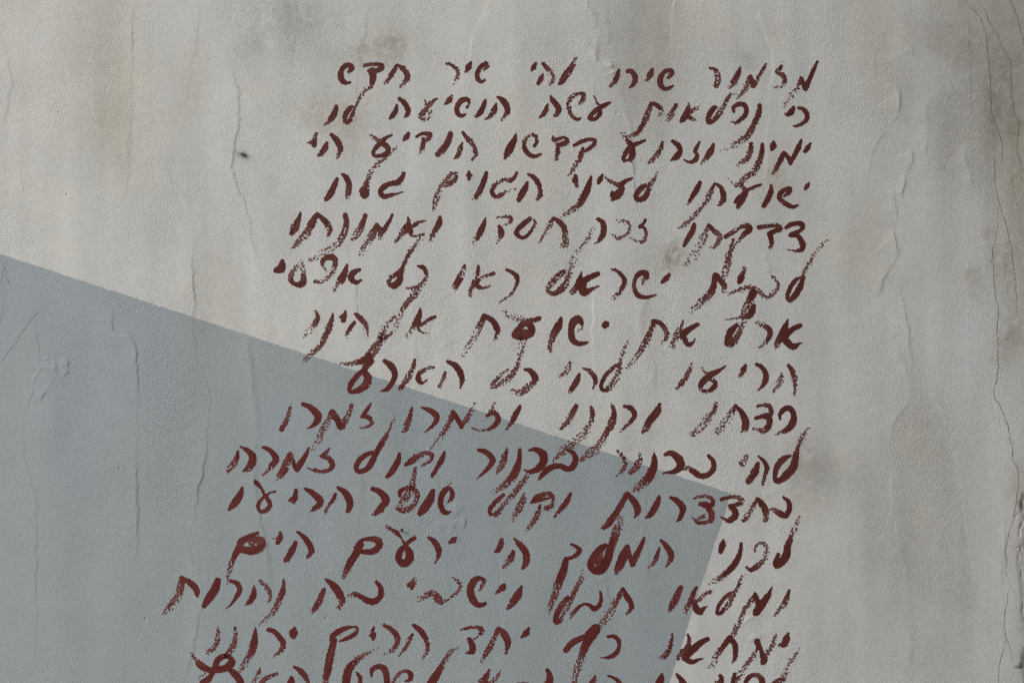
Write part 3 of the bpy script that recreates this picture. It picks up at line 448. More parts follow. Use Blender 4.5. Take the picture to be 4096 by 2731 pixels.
# coats that end in a visible outline: (outline, tone, grain change, edge softness u)
PATCHES = [
 ("C 1690,730 1682,900 1680,1090 1720,1188 1800,1130 1865,1030 1930,980 1975,1150 2020,1280 2130,1400 2150,900 2090,500 1950,250 1800,560", -.055, .35, 9),
 ("C 1560,720 1640,700 1690,740 1682,1090 1725,1195 1865,1035 1930,985 2010,1280 2080,1568 F 1900,500 1560,560 1480,160 C 1500,1300 1575,1080", .022, -.3, 12),
 ("F 1580,1075 1700,1140 1790,1280 1860,1450 1890,1568 I 1905,100 1915,230 1950,480 1990,720 2030,1000 1900,1100 1600,900 1500,420 1440,0 F 1400,1568 1480,1340 1540,1230", -.035, .45, 10),
 ("F 1385,-60 1470,60 1478,170 1410,300 1350,440 1200,560 1050,300 1150,-100 C 1080,1300 1280,1250", -.02, .15, 14),
 ("C 1360,595 1440,605 1490,650 1500,720 1480,800 1380,880 1310,760", .012, .5, 8),
 ("B 1712,-60 1755,130 1768,340 1850,430 1900,600 2010,900 2200,1000 2285,700 2290,250 2296,-60", -.045, .1, 16),
 ("A 925,-60 905,450 888,900 872,1250 760,1100 690,950 640,650 620,200 640,-60", -.03, .15, 12),
 ("B 1736,560 1738,1568 2010,1568 2010,1100 1990,850 1900,560", -.018, 0, 14),
 ("I 2225,330 2190,350 2220,440 2225,560 2195,760 2195,960 2225,1110 2260,950 2235,720 2250,560 2290,420 2300,240", .03, -.5, 8),
 ("D 805,440 770,640 800,740 900,760 940,860 945,1100 1100,1300 1400,1200 1400,1000 1345,850 1335,640 1330,560", -.015, .25, 14),
 ("G 1250,450 1310,700 1395,920 1340,1300 1290,1480 900,1480 935,700 945,300", -.012, -.2, 16),
]
PITS = [(983, 626, 16, 4.5, 22, 5.0), (2470, 455, 4, 4, 0, 1.5), (4090, 2020, 10, 24, 0, 4.0), (4095, 2655, 11, 24, 0, 4.5), (4080, 2672, 14, 6, 30, 3.0), (4089, 2100, 5, 16, 0, 2.5), (4080, 2130, 4, 22, 12, 2), (4085, 2190, 4, 14, -20, 2), (4091, 2300, 4, 20, 0, 2), (4092, 2430, 4, 16, 0, 2), (4070, 2190, 4, 9, 60, 1.5), (4062, 2060, 4, 8, 40, 1.5),
        (235, 447, 3, 3, 0, 2.0), (276, 775, 3, 4, 0, 2.0), (540, 1345, 3, 3, 0, 1.5), (88, 2147, 3, 4, 0, 1.5), (583, 2475, 4, 9, 30, 1.2), (480, 1878, 3, 4, 0, 1.5), (1300, 2470, 3, 6, 20, 1.5), (4092, 1985, 6, 14, 0, 6)]

N_LF = fft_noise(512, 512, 9, 3.2, 11)          # 16 u cells: slow, vertically drawn out
N_MID = fft_noise(1024, 1024, 5, 5, 12)         # 4 u cells: wobble, raggedness
N_MID2 = fft_noise(1024, 1024, 5, 5, 13)
N_FINE = fft_noise(1024, 1024, 1.4, 1.4, 14)    # 4 u cells: speckled dirt

N_STREAK = fft_noise(512, 1024, 22, 2.6, 15)     # 16 x 8 u cells: narrow vertical streaks

def lf(x, y): return sample(N_LF, y / 16, x / 16)
def mid(x, y): return sample(N_MID, y / 4, x / 4)
def mid2(x, y): return sample(N_MID2, y / 4, x / 4)
def fine(x, y): return sample(N_FINE, y / 4, x / 4)

def path_dist(xs, ys, P):
    """Distance, side and position along P for points xs, ys (1-D)."""
    best = np.full(xs.shape, 1e9); side = np.zeros(xs.shape); pos = np.zeros(xs.shape)
    L = np.r_[0, np.cumsum(np.hypot(*np.diff(P[:, :2], axis=0).T))]
    for k in range(len(P) - 1):
        ax, ay = P[k, :2]; bx, by = P[k + 1, :2]
        dx, dy = bx - ax, by - ay
        t = np.clip(((xs - ax) * dx + (ys - ay) * dy) / (dx * dx + dy * dy + 1e-9), 0, 1)
        ex = xs - ax - t * dx; ey = ys - ay - t * dy
        d = ex * ex + ey * ey
        m = d < best
        best[m] = d[m]
        side[m] = np.sign(dy * (xs - ax) - dx * (ys - ay))[m]
        pos[m] = (L[k] + t * (L[k + 1] - L[k]))[m]
    return np.sqrt(best), side, pos / L[-1]

def inside(xs, ys, P):
    c = np.zeros(xs.shape, bool)
    for k in range(len(P)):
        (x0, y0), (x1, y1) = P[k - 1, :2], P[k, :2]
        if y0 != y1:
            c ^= ((ys < y0) != (ys < y1)) & (xs < (x1 - x0) * (ys - y0) / (y1 - y0) + x0)
    return c

_PM = []
def patch_masks():
    if not _PM:
        for path, tone, grain, soft in PATCHES:
            P = np.array(parse(path, 'A')[0])
            P = smooth_path(np.vstack([P, P[:1]]), 30)
            m = 60
            ix = np.where((GX > P[:, 0].min() - m) & (GX < P[:, 0].max() + m))[0]
            iy = np.where((GY > P[:, 1].min() - m) & (GY < P[:, 1].max() + m))[0]
            sl = np.s_[iy[0]:iy[-1] + 1, ix[0]:ix[-1] + 1]
            xs = (XX[sl] + 5 * mid(XX[sl], YY[sl]) + 2 * fine(XX[sl], YY[sl])).ravel(); ys = (YY[sl] + 5 * mid2(XX[sl], YY[sl])).ravel()
            d, _, t = path_dist(xs, ys, P)
            d = np.where(inside(xs, ys, P), d, -d)
            sf = soft * (1 + 3.5 * np.clip(sample(N_MID, t * 90, np.full_like(t, 50.)), 0, 1.5))   # crisp here, feathered there
            mask = sstep(-sf, sf, d) * (1 - .5 * sstep(60, 260, d))
            _PM.append((sl, mask.reshape(XX[sl].shape), tone, grain))
    return _PM

def axis(lo, hi, step, far_lo, far_hi):
    a = list(np.arange(lo, hi + .1, step))
    s, v = step, lo
    left = []
    while v > far_lo:
        s = min(s * 1.25, 120); v -= s; left.append(v)
    left[-1] = far_lo
    s, v = step, a[-1]
    right = []
    while v < far_hi:
        s = min(s * 1.25, 120); v += s; right.append(v)
    right[-1] = far_hi
    return np.array(left[::-1] + a + right)

GSTEP = 3.0
GX = axis(-60, 4160, GSTEP, -3600, 7600)
GY = axis(-60, 2790, GSTEP, -3200, (Z_TOP / U) + 60)
XX, YY = np.meshgrid(GX, GY)

def build_height():
    """Relief towards the viewer, in metres, at every grid node, plus how coarse the grain is there."""
    xn = (XX - 2048) * U
    bulge = np.where(np.abs(xn) < 1.3, xn ** 2, 1.69 + 2.6 * (np.abs(xn) - 1.3))
    h = -BULGE * bulge
    wob = 1.0
    h += 0.00042 * lf(XX, YY) + 0.00005 * mid(XX, YY)
    # long trowel passes: gentle near-vertical flutes
    ph = XX / 210 + .55 * lf(XX * .6 + 900, YY * .6) 
    h += 0.0004 * np.sin(ph) 
    wx = XX + 3.2 * mid(XX, YY) + 1.5 * fine(XX, YY); wy = YY + 3.2 * mid2(XX, YY)
    smooth = np.zeros_like(h)
    for path, amp, wid, sgn in RIDGES:
        P = smooth_path(parse(path, 'A')[0], 14)
        m = 3.2 * wid + 20
        ix = np.where((GX > P[:, 0].min() - m) & (GX < P[:, 0].max() + m))[0]
        iy = np.where((GY > P[:, 1].min() - m) & (GY < P[:, 1].max() + m))[0]
        sl = np.s_[iy[0]:iy[-1] + 1, ix[0]:ix[-1] + 1]
        px, py = wx[sl].ravel(), wy[sl].ravel()
        d, side, t = path_dist(px, py, P)
        s = d * side * sgn                       # positive: the low side
        soft = 5 + 9 * np.clip(sample(N_MID, t * 35 + 40, np.full_like(t, wid * 77 % 700)) + .3, 0, 1.6)   # crisp here, blurred there
        fall = 1 - sstep(-.5 * soft, 1.15 * soft, s)
        flank = np.where(s < 0, np.exp(-np.abs(s) / wid), 1)
        endw = sstep(0, .18, t) * sstep(0, .18, 1 - t)
        strength = .65 + .35 * np.clip(sample(N_MID, t * 60, np.full_like(t, amp * 999 % 900)), -1, 1.2)
        h[sl] += (RIDGE_GAIN * amp * .001 * fall * flank * endw * strength).reshape(h[sl].shape)
    for cx, cy, rx, ry, rot, dep in PITS:
        c, s_ = math.cos(math.radians(rot)), math.sin(math.radians(rot))
        u = ((wx - cx) * c + (wy - cy) * s_) / rx; v = (-(wx - cx) * s_ + (wy - cy) * c) / ry
        h -= dep * .001 * np.exp(-(u * u + v * v) ** 1.5)
    # crumbled edge of the patch at the far right
    ed = 4088 + 9 * mid(XX * .5, YY * .5) + 10 * lf(XX, YY)
    h -= .0013 * sstep(0, 14, XX - ed) * sstep(1750, 1950, YY)
    return h

def build_pigment():
    x, y = XX, YY
    col = np.empty(x.shape + (3,))
    col[:] = np.array(PLASTER)
    tone = 1 + .012 * lf(x * .8 + 4000, y * .8) + .012 * mid(x * .35, y * .35) + .014 * fine(x, y)
    warm = .007 * lf(x * .7 + 1500, y * .5 + 777) + .005 * mid2(x * .5, y * .5)
    col *= tone[..., None]
    col *= np.stack([1 + warm, 1 + .3 * warm, 1 - warm], -1)
    # drawn-out trowel streaks, and a darker band along each ridge's low side, fading outward
    tone = 1 + .022 * sample(N_STREAK, y / 16, x / 8) 
    wx = x + 3.2 * mid(x, y) + 1.5 * fine(x, y); wy = y + 3.2 * mid2(x, y)
    for path, amp, wid, sgn in RIDGES:
        P = smooth_path(parse(path, 'A')[0], 24)
        m = 260
        ix = np.where((GX > P[:, 0].min() - m) & (GX < P[:, 0].max() + m))[0]
        iy = np.where((GY > P[:, 1].min() - 40) & (GY < P[:, 1].max() + 40))[0]
        sl = np.s_[iy[0]:iy[-1] + 1, ix[0]:ix[-1] + 1]
        d, side, t = path_dist(wx[sl].ravel(), wy[sl].ravel(), P)
        s = d * side * sgn
        w = np.where(s > 0, np.exp(-s / 75), 0) * sstep(0, .2, t) * sstep(0, .2, 1 - t) * sstep(-2, 5, s)
        tone[sl] -= (.045 * min(amp, .9) * w).reshape(tone[sl].shape)
    col *= tone[..., None]
    for sl, mask, tn_, gn_ in patch_masks():
        col[sl] *= (1 + tn_ * mask)[..., None]
    for cx, cy, rx, ry, rot, dark, tint, rag in STAINS:
        m = 3.2 * max(rx, ry)
        ix = np.where((GX > cx - m) & (GX < cx + m))[0]; iy = np.where((GY > cy - m) & (GY < cy + m))[0]
        sl = np.s_[iy[0]:iy[-1] + 1, ix[0]:ix[-1] + 1]
        xs, ys = x[sl], y[sl]
        c, s_ = math.cos(math.radians(rot)), math.sin(math.radians(rot))
        u = ((xs - cx) * c + (ys - cy) * s_) / rx; v = (-(xs - cx) * s_ + (ys - cy) * c) / ry
        r = np.sqrt(u * u + v * v) * (1 + .13 * rag * mid(xs * .6 + cx, ys * .6))
        a = np.exp(-r ** 1.9 * .8)
        a = np.clip(a * (1 + rag * (.48 * fine(xs + cx, ys) + .12 * mid2(xs, ys))), 0, 1)
        k = 1 - a * dark * .85
        tb = tint[2]
        tn = 1 + .55 * a[..., None] * np.array([0, -.36 * (1 - tb), tb - 1])
        col[sl] *= k[..., None] * tn
    return np.clip(col, 0.004, 1)

def build_grain():
    """1 = ordinary float finish; lower where the trowel polished it, higher on the rough patches."""
    x, y = XX, YY
    g = 1 + .28 * lf(x * .9 + 300, y * .9 + 2000) + .12 * mid(x * .4, y * .4)
    for cx, cy, rx, ry, k in [(3760, 470, 60, 200, .5), (3760, 1900, 110, 330, .55), (3480, 415, 60, 60, .5), (420, 300, 110, 330, .2), (3950, 300, 80, 300, .4),
                              (3330, 2000, 330, 330, -.25), (3300, 1200, 260, 500, -.2), (3900, 2000, 100, 300, -.3), (4030, 100, 80, 200, -.5), (3620, 1000, 120, 400, -.25), (250, 2300, 300, 300, -.15)]:
        g += k * np.exp(-((x - cx) / rx) ** 2 - ((y - cy) / ry) ** 2)
    for sl, mask, tn_, gn_ in patch_masks():
        g[sl] += gn_ * mask
    return np.clip(g, .25, 1.8)

def depth_to_xyz(x, y, h):
    """Point on the relief seen at photo position x, y (u), h metres proud of the wall's plane."""
    k = (DIST - h) / DIST
    return (x - W_U / 2) * U * k + CX, -h, (H_U / 2 - y) * U * k + CZ

# ------------------------------------------------------------------ mesh helpers
def new_mesh(name, co, loops, starts, mat, parent=None):
    me = bpy.data.meshes.new(name)
    me.vertices.add(len(co)); me.vertices.foreach_set('co', np.asarray(co, np.float32).ravel())
    me.loops.add(len(loops)); me.loops.foreach_set('vertex_index', np.asarray(loops, np.int32))
    me.polygons.add(len(starts)); me.polygons.foreach_set('loop_start', np.asarray(starts, np.int32))
    me.update(calc_edges=True)
    me.shade_smooth()
    me.materials.append(mat)
    ob = bpy.data.objects.new(name, me)
    scene.collection.objects.link(ob)
    if parent is not None:
        ob.parent = parent
    return ob

def contour(F, xs, ys):
    """Polygons covering F < 0 on the grid xs, ys (marching squares). Returns x, y, loops, starts, and the
    pair of grid nodes with the blend that each vertex came from."""
    ny, nx = F.shape
    ins = F < 0
    idx = np.arange(ny * nx).reshape(ny, nx)
    vid = np.full(ny * nx, -1)
    k = ins.ravel().nonzero()[0]
    vid[k] = np.arange(len(k))
    n = len(k)
    A, B = [k], [k]; T = [np.zeros(len(k))]
    hx = ins[:, :-1] != ins[:, 1:]; a = idx[:, :-1][hx]; b = idx[:, 1:][hx]
    he = np.full((ny, nx - 1), -1); he[hx] = n + np.arange(len(a)); n += len(a)
    A.append(a); B.append(b); T.append(F.ravel()[a] / (F.ravel()[a] - F.ravel()[b]))
    vx = ins[:-1] != ins[1:]; a = idx[:-1][vx]; b = idx[1:][vx]
    ve = np.full((ny - 1, nx), -1); ve[vx] = n + np.arange(len(a)); n += len(a)
    A.append(a); B.append(b); T.append(F.ravel()[a] / (F.ravel()[a] - F.ravel()[b]))
    V = vid.reshape(ny, nx)
    slots = np.stack([V[:-1, :-1], he[:-1], V[:-1, 1:], ve[:, 1:], V[1:, 1:], he[1:], V[1:, :-1], ve[:, :-1]], -1).reshape(-1, 8)
    slots = slots[(slots >= 0).any(1)][:, ::-1]
    slots = slots[(slots >= 0).sum(1) >= 3]
    cnt = (slots >= 0).sum(1)
    loops = slots[slots >= 0]
    starts = np.r_[0, np.cumsum(cnt)[:-1]]
    A, B, T = np.concatenate(A), np.concatenate(B), np.clip(np.concatenate(T), .02, .98)
    T[:len(k)] = 0
    gx = np.tile(xs, ny); gy = np.repeat(ys, nx)
    return gx[A] * (1 - T) + gx[B] * T, gy[A] * (1 - T) + gy[B] * T, loops, starts, (A, B, T)

# ------------------------------------------------------------------ materials
def grain_bump(nt, bsdf, strength, attr=True, scale=1.0):
    """Sand-float grain: two sizes of grit plus fine pores, as a bump in object space."""
    N, L = nt.nodes, nt.links
    tc = N.new('ShaderNodeTexCoord')
    mp = N.new('ShaderNodeMapping'); mp.inputs['Rotation'].default_value = (0, math.radians(24), 0)
    mp.inputs['Scale'].default_value = (1, 1, .72)
    L.new(tc.outputs['Object'], mp.inputs[0])
    n1 = N.new('ShaderNodeTexNoise'); n1.inputs['Scale'].default_value = 400 * scale; n1.inputs['Detail'].default_value = 2.5
    n1.inputs['Roughness'].default_value = .62; n1.inputs['Distortion'].default_value = .25
    n2 = N.new('ShaderNodeTexNoise'); n2.inputs['Scale'].default_value = 110; n2.inputs['Detail'].default_value = 2.0
    for n in (n1, n2):
        L.new(mp.outputs[0], n.inputs['Vector'])
    mix = N.new('ShaderNodeMath'); mix.operation = 'MULTIPLY_ADD'
    L.new(n2.outputs[0], mix.inputs[0]); mix.inputs[1].default_value = .16; L.new(n1.outputs[0], mix.inputs[2])
    b = N.new('ShaderNodeBump'); b.inputs['Distance'].default_value = .0022
    L.new(mix.outputs[0], b.inputs['Height'])
    if attr:
        at = N.new('ShaderNodeAttribute'); at.attribute_name = 'grain'
        m = N.new('ShaderNodeMath'); m.operation = 'MULTIPLY'; m.inputs[1].default_value = strength; m.use_clamp = True
        L.new(at.outputs['Fac'], m.inputs[0]); L.new(m.outputs[0], b.inputs['Strength'])
    else:
        b.inputs['Strength'].default_value = strength
    L.new(b.outputs[0], bsdf.inputs['Normal'])
    return n1, tc

def base_mat(name, rough, spec=.3):
    m = bpy.data.materials.new(name); m.use_nodes = True
    p = m.node_tree.nodes['Principled BSDF']
    p.inputs['Roughness'].default_value = rough
    p.inputs['Specular IOR Level'].default_value = spec
    return m, m.node_tree, p

def vary(nt, p, colour_socket, seed_scale, amount, pores=0.0):
    """Multiply a colour by slow and fine procedural noise."""
    N, L = nt.nodes, nt.links
    tc = N.new('ShaderNodeTexCoord')
    n = N.new('ShaderNodeTexNoise'); n.inputs['Scale'].default_value = seed_scale; n.inputs['Detail'].default_value = 5
    L.new(tc.outputs['Object'], n.inputs['Vector'])
    mr = N.new('ShaderNodeMapRange'); mr.inputs['From Min'].default_value = .25; mr.inputs['From Max'].default_value = .75
    mr.inputs['To Min'].default_value = 1 - amount; mr.inputs['To Max'].default_value = 1 + amount
    L.new(n.outputs[0], mr.inputs[0])
    vm = N.new('ShaderNodeVectorMath'); vm.operation = 'SCALE'
    L.new(colour_socket, vm.inputs[0]); L.new(mr.outputs[0], vm.inputs['Scale'])
    out = vm.outputs[0]
    if pores:
        n3 = N.new('ShaderNodeTexNoise'); n3.inputs['Scale'].default_value = 520; n3.inputs['Detail'].default_value = 1.5
        L.new(tc.outputs['Object'], n3.inputs['Vector'])
        m3 = N.new('ShaderNodeMapRange'); m3.inputs['From Min'].default_value = .60; m3.inputs['From Max'].default_value = .74
        m3.inputs['To Min'].default_value = 1; m3.inputs['To Max'].default_value = 1 - pores
        L.new(n3.outputs[0], m3.inputs[0])
        v2 = N.new('ShaderNodeVectorMath'); v2.operation = 'SCALE'
        L.new(out, v2.inputs[0]); L.new(m3.outputs[0], v2.inputs['Scale'])
        out = v2.outputs[0]
    L.new(out, p.inputs['Base Color'])

mat_plaster, nt, p = base_mat('plaster', .92, .2)
at = nt.nodes.new('ShaderNodeAttribute'); at.attribute_name = 'pigment'
vary(nt, p, at.outputs['Color'], 330, .035, pores=.35)
grain_bump(nt, p, GRAIN)

mat_blue, nt, p = base_mat('blue_grey_paint', .8, .3)
at = nt.nodes.new('ShaderNodeAttribute'); at.attribute_name = 'pigment'
vary(nt, p, at.outputs['Color'], 260, .03, pores=.25)
grain_bump(nt, p, GRAIN_BLUE, scale=.85)

mat_red, nt, p = base_mat('oxblood_paint', .5, .14)
at = nt.nodes.new('ShaderNodeAttribute'); at.attribute_name = 'pigment'
vary(nt, p, at.outputs['Color'], 300, .3)
grain_bump(nt, p, .75, attr=False)

mat_crack, nt, p = base_mat('crack_shadow_gap', 1.0, 0)
p.inputs['Base Color'].default_value = (.17, .165, .145, 1)  # dark strips on the surface, coloured as the shade inside the cracks

mat_iron, nt, p = base_mat('dark_iron', .5, .5)
p.inputs['Metallic'].default_value = .6
rgb = nt.nodes.new('ShaderNodeRGB'); rgb.outputs[0].default_value = (.05, .052, .055, 1)
vary(nt, p, rgb.outputs[0], 900, .4)

mat_ground, nt, p = base_mat('concrete_pavement', .9, .2)
rgb = nt.nodes.new('ShaderNodeRGB'); rgb.outputs[0].default_value = (.26, .25, .235, 1)
vary(nt, p, rgb.outputs[0], 6, .18)

# ------------------------------------------------------------------ ground
gm = bpy.data.meshes.new('ground')
gm.from_pydata([(-200, -400, 0), (200, -400, 0), (200, 200, 0), (-200, 200, 0)], [], [(0, 1, 2, 3)])
gm.materials.append(mat_ground)
ground = bpy.data.objects.new('ground', gm); scene.collection.objects.link(ground)
ground['kind'] = 'structure'

# ------------------------------------------------------------------ the wall
HH = build_height()
PIG = build_pigment()
GRN = build_grain()
ny, nx = HH.shape
X, Y, Z = depth_to_xyz(XX, YY, HH)
co = np.stack([X, Y, Z], -1).reshape(-1, 3)
q = np.arange(ny * nx).reshape(ny, nx)
quads = np.stack([q[:-1, :-1], q[1:, :-1], q[1:, 1:], q[:-1, 1:]], -1).reshape(-1, 4)
# sides and back of the wall (0.35 m thick)
rim = np.r_[q[0, :], q[1:, -1], q[-1, -2::-1], q[-2:0:-1, 0]]
back = co[rim].copy(); back[:, 1] = .35
nb = ny * nx + np.arange(len(rim))
skirt = np.stack([rim, np.roll(rim, -1), np.roll(nb, -1), nb], -1)
loops = np.r_[quads.ravel(), skirt.ravel(), nb]
starts = np.r_[np.arange(0, 4 * (len(quads) + len(skirt)) + 1, 4)]
wall = new_mesh('plaster_wall', np.vstack([co, back]), loops, starts, mat_plaster)
pig = np.ones((ny * nx + len(rim), 4), np.float32)
pig[:ny * nx, :3] = PIG.reshape(-1, 3); pig[ny * nx:, :3] = PLASTER
wall.data.attributes.new('pigment', 'FLOAT_COLOR', 'POINT').data.foreach_set('color', pig.ravel())
gr = np.ones(ny * nx + len(rim), np.float32); gr[:ny * nx] = GRN.ravel()
wall.data.attributes.new('grain', 'FLOAT', 'POINT').data.foreach_set('value', gr)
wall['label'] = 'weathered pale grey plaster wall with dark red handwriting and a blue grey painted block'
wall['category'] = 'wall'
wall['kind'] = 'thing'

# ------------------------------------------------------------------ the blue painted block: a coat on the wall, shares its nodes
BX, BY = 2924.0, 1972.0                                    # its corner
ang = math.atan2(BY - 1016, BX)
ux, uy = math.cos(ang), math.sin(ang)
ix = np.where((GX > -900) & (GX < 3050))[0]; iy = np.where((GY > 700) & (GY < 3700))[0]
bs = np.s_[iy[0]:iy[-1] + 1, ix[0]:ix[-1] + 1]
bx, by = XX[bs], YY[bs]
rag = .7 * fine(bx, by) + .5 * mid(bx, by)
d_top = -((by - BY) * ux - (bx - BX) * uy)                 # > 0 above the top edge
d_right = (bx - BX) * ux + (by - BY) * uy
d_left = -(d_right + 3800); d_bot = -d_top - 1650
FB = np.maximum(np.maximum(d_top, d_right), np.maximum(d_left, d_bot)) + rag
def lift(name, F, sl, xs, ys, proud, mat, parent):
    vx, vy, loops, starts, (A, B, T) = contour(F, xs, ys)
    hh = HH[sl].ravel(); h = hh[A] * (1 - T) + hh[B] * T + proud
    ob = new_mesh(name, np.stack(depth_to_xyz(vx, vy, h), -1), loops, starts, mat, parent)
    gg = GRN[sl].ravel()
    ob.data.attributes.new('grain', 'FLOAT', 'POINT').data.foreach_set('value', (gg[A] * (1 - T) + gg[B] * T).astype(np.float32))
    return ob, vx, vy
blue, vx, vy = lift('painted_block', FB, bs, GX[ix], GY[iy], .00012, mat_blue, wall)
k = 1 + .012 * lf(vx * .8 + 4000, vy * .8) + .012 * fine(vx, vy) + .01 * mid2(vx * .4, vy * .4)
pc = np.ones((len(vx), 4), np.float32)
pc[:, :3] = np.array(BLUE)[None] * k[:, None]
w = np.clip(.5 + .35 * lf(vx * .5 + 50, vy * .5), 0, 1)[:, None] * .05
pc[:, :3] *= 1 + w * np.array([.6, .1, -.6])
blue.data.attributes.new('pigment', 'FLOAT_COLOR', 'POINT').data.foreach_set('color', pc.ravel())
blue['label'] = 'flat blue grey painted block with a ragged slanting edge'

# ------------------------------------------------------------------ the handwriting
PSTEP = 1.6
DRY_Q = np.array([-3.4, -2.2, -1.55, -1.1, -.8, -.55, -.32, -.1, .15, .5])
N_DRY = fft_noise(1800, 1900, 1.35, 1.2, 21, band=2.8)       # PSTEP cells
N_DRY_BIG = fft_noise(900, 950, 9, 9, 22)
ij = np.searchsorted

def wall_h(x, y):
    """Relief at any point inside the dense part of the grid (bilinear)."""
    i = np.clip(np.searchsorted(GX, x) - 1, 0, len(GX) - 2); j = np.clip(np.searchsorted(GY, y) - 1, 0, len(GY) - 2)
    tx = (x - GX[i]) / (GX[i + 1] - GX[i]); ty = (y - GY[j]) / (GY[j + 1] - GY[j])
    return (HH[j, i] * (1 - tx) + HH[j, i + 1] * tx) * (1 - ty) + (HH[j + 1, i] * (1 - tx) + HH[j + 1, i + 1] * tx) * ty

def stroke_field(strokes, ragged=1.0, dry=True):
    """Paint field (< 0 = paint) on a fine local grid, with how thin the coat is (0 full .. 1 gone)."""
    allp = np.vstack(strokes)
    m = allp[:, 2].max() / 2 + 14
    i0 = int((allp[:, 0].min() - m) / PSTEP); i1 = int((allp[:, 0].max() + m) / PSTEP)
    j0 = int((allp[:, 1].min() - m) / PSTEP); j1 = int((allp[:, 1].max() + m) / PSTEP)
    xs = np.arange(i0, i1 + 1) * PSTEP; ys = np.arange(j0, j1 + 1) * PSTEP
    F = np.full((len(ys), len(xs)), 50.0); THIN = np.zeros(F.shape)
    GXX, GYY = np.meshgrid(xs, ys)
    for si, P in enumerate(strokes):
        mm = P[:, 2].max() / 2 + 10
        a = np.searchsorted(xs, P[:, 0].min() - mm); b = np.searchsorted(xs, P[:, 0].max() + mm)
        c = np.searchsorted(ys, P[:, 1].min() - mm); d = np.searchsorted(ys, P[:, 1].max() + mm)
        gx, gy = GXX[c:d, a:b], GYY[c:d, a:b]
        best = np.full(gx.shape, 1e9); dr = np.zeros(gx.shape); rr = np.ones(gx.shape)
        lat = np.zeros(gx.shape); arc = np.zeros(gx.shape)
        L = np.r_[0, np.cumsum(np.hypot(*np.diff(P[:, :2], axis=0).T))]
        for k in range(len(P) - 1):
            ax, ay, aw, ad = P[k]; bx_, by_, bw, bd = P[k + 1]
            dx, dy = bx_ - ax, by_ - ay
            ln = math.hypot(dx, dy) + 1e-9
            t = np.clip(((gx - ax) * dx + (gy - ay) * dy) / (ln * ln), 0, 1)
            r = (aw + (bw - aw) * t) / 2
            dist = np.hypot(gx - ax - t * dx, gy - ay - t * dy) - r
            mk = dist < best
            best[mk] = dist[mk]; dr[mk] = (ad + (bd - ad) * t)[mk]; rr[mk] = r[mk]
            lat[mk] = (((gx - ax) * dy - (gy - ay) * dx) / ln)[mk]; arc[mk] = (L[k] + t * ln)[mk]
        n = sample(N_DRY, gy / PSTEP, gx / PSTEP)
        nb_ = sample(N_DRY_BIG, gy / 3.2, gx / 3.2)
        hair = sample(N_DRY, 300 + 137 * si + lat / 1.9, arc / 13.0)           # bristle tracks run along the stroke
        n = (n + .55 * hair) / 1.14
        inner = np.clip(-best / np.maximum(rr, 1), 0, 1)                 # 0 at the edge, 1 on the centre line
        dd = dr + np.where(dr > .5, 1.2 * nb_, 0.25 * nb_) + np.where(dr > 1.5, .6, 0) - np.minimum(dr, 3) * .45 * (inner - .4)
        qv = np.interp(dd, np.arange(10), DRY_Q)
        edge = best - .5 * ragged - ragged * n * (.8 + .42 * dr)
        f = np.maximum(edge, (qv - n) * 2.4) if dry else edge
        th = np.clip(.05 + .045 * dr + .07 * hair * np.minimum(dr + .6, 2) + .05 * nb_, 0, .5)
        mk = f < F[c:d, a:b]
        THIN[c:d, a:b][mk] = th[mk]
        F[c:d, a:b] = np.minimum(F[c:d, a:b], f)
    return F, xs, ys, THIN

def paint(name, strokes, proud, mat, parent, **kw):
    F, xs, ys, THIN = stroke_field(strokes, **kw)
    F[0, :] = F[-1, :] = 9; F[:, 0] = F[:, -1] = 9
    vx, vy, loops, starts, (A, B, T) = contour(F, xs, ys)
    h = wall_h(vx, vy) + proud
    th = THIN.ravel()
    return new_mesh(name, np.stack(depth_to_xyz(vx, vy, h), -1), loops, starts, mat, parent), vx, vy, th[A] * (1 - T) + th[B] * T

for line in LINES:
    words = []
    for word in line:
        strokes = []; cell = 'A'
        for s in word.split(';'):
            if s.strip():
                pts, cell = parse(s, cell)
                strokes.append(smooth_path(pts, 7))
        words.append(strokes)
    xy = np.vstack([np.vstack(w)[:, :2] for w in words])
    c = xy.mean(0)
    row = bpy.data.objects.new('text_line', None)
    scene.collection.objects.link(row)
    row.parent = wall
    row.empty_display_size = .05
    for strokes in words:
        ob, vx, vy, th = paint('word', strokes, .0003, mat_red, row)
        dt = -((vy - BY) * ux - (vx - BX) * uy); drr = (vx - BX) * ux + (vy - BY) * uy
        on = ((dt < 0) & (drr < 0)).astype(float)[:, None]
        pc = np.ones((len(vx), 4), np.float32)
        full = np.array(RED) * (1 - on) + np.array(RED_ON_BLUE) * on
        under = (np.array(PLASTER) * (1 - on) + np.array(BLUE) * on)
        pc[:, :3] = full ** (1 - th[:, None]) * under ** th[:, None]         # a thin coat lets the wall through
        pc[:, :3] *= (1 - .5 * th[:, None] * (1 - on))
        ob.data.attributes.new('pigment', 'FLOAT_COLOR', 'POINT').data.foreach_set('color', pc.ravel())

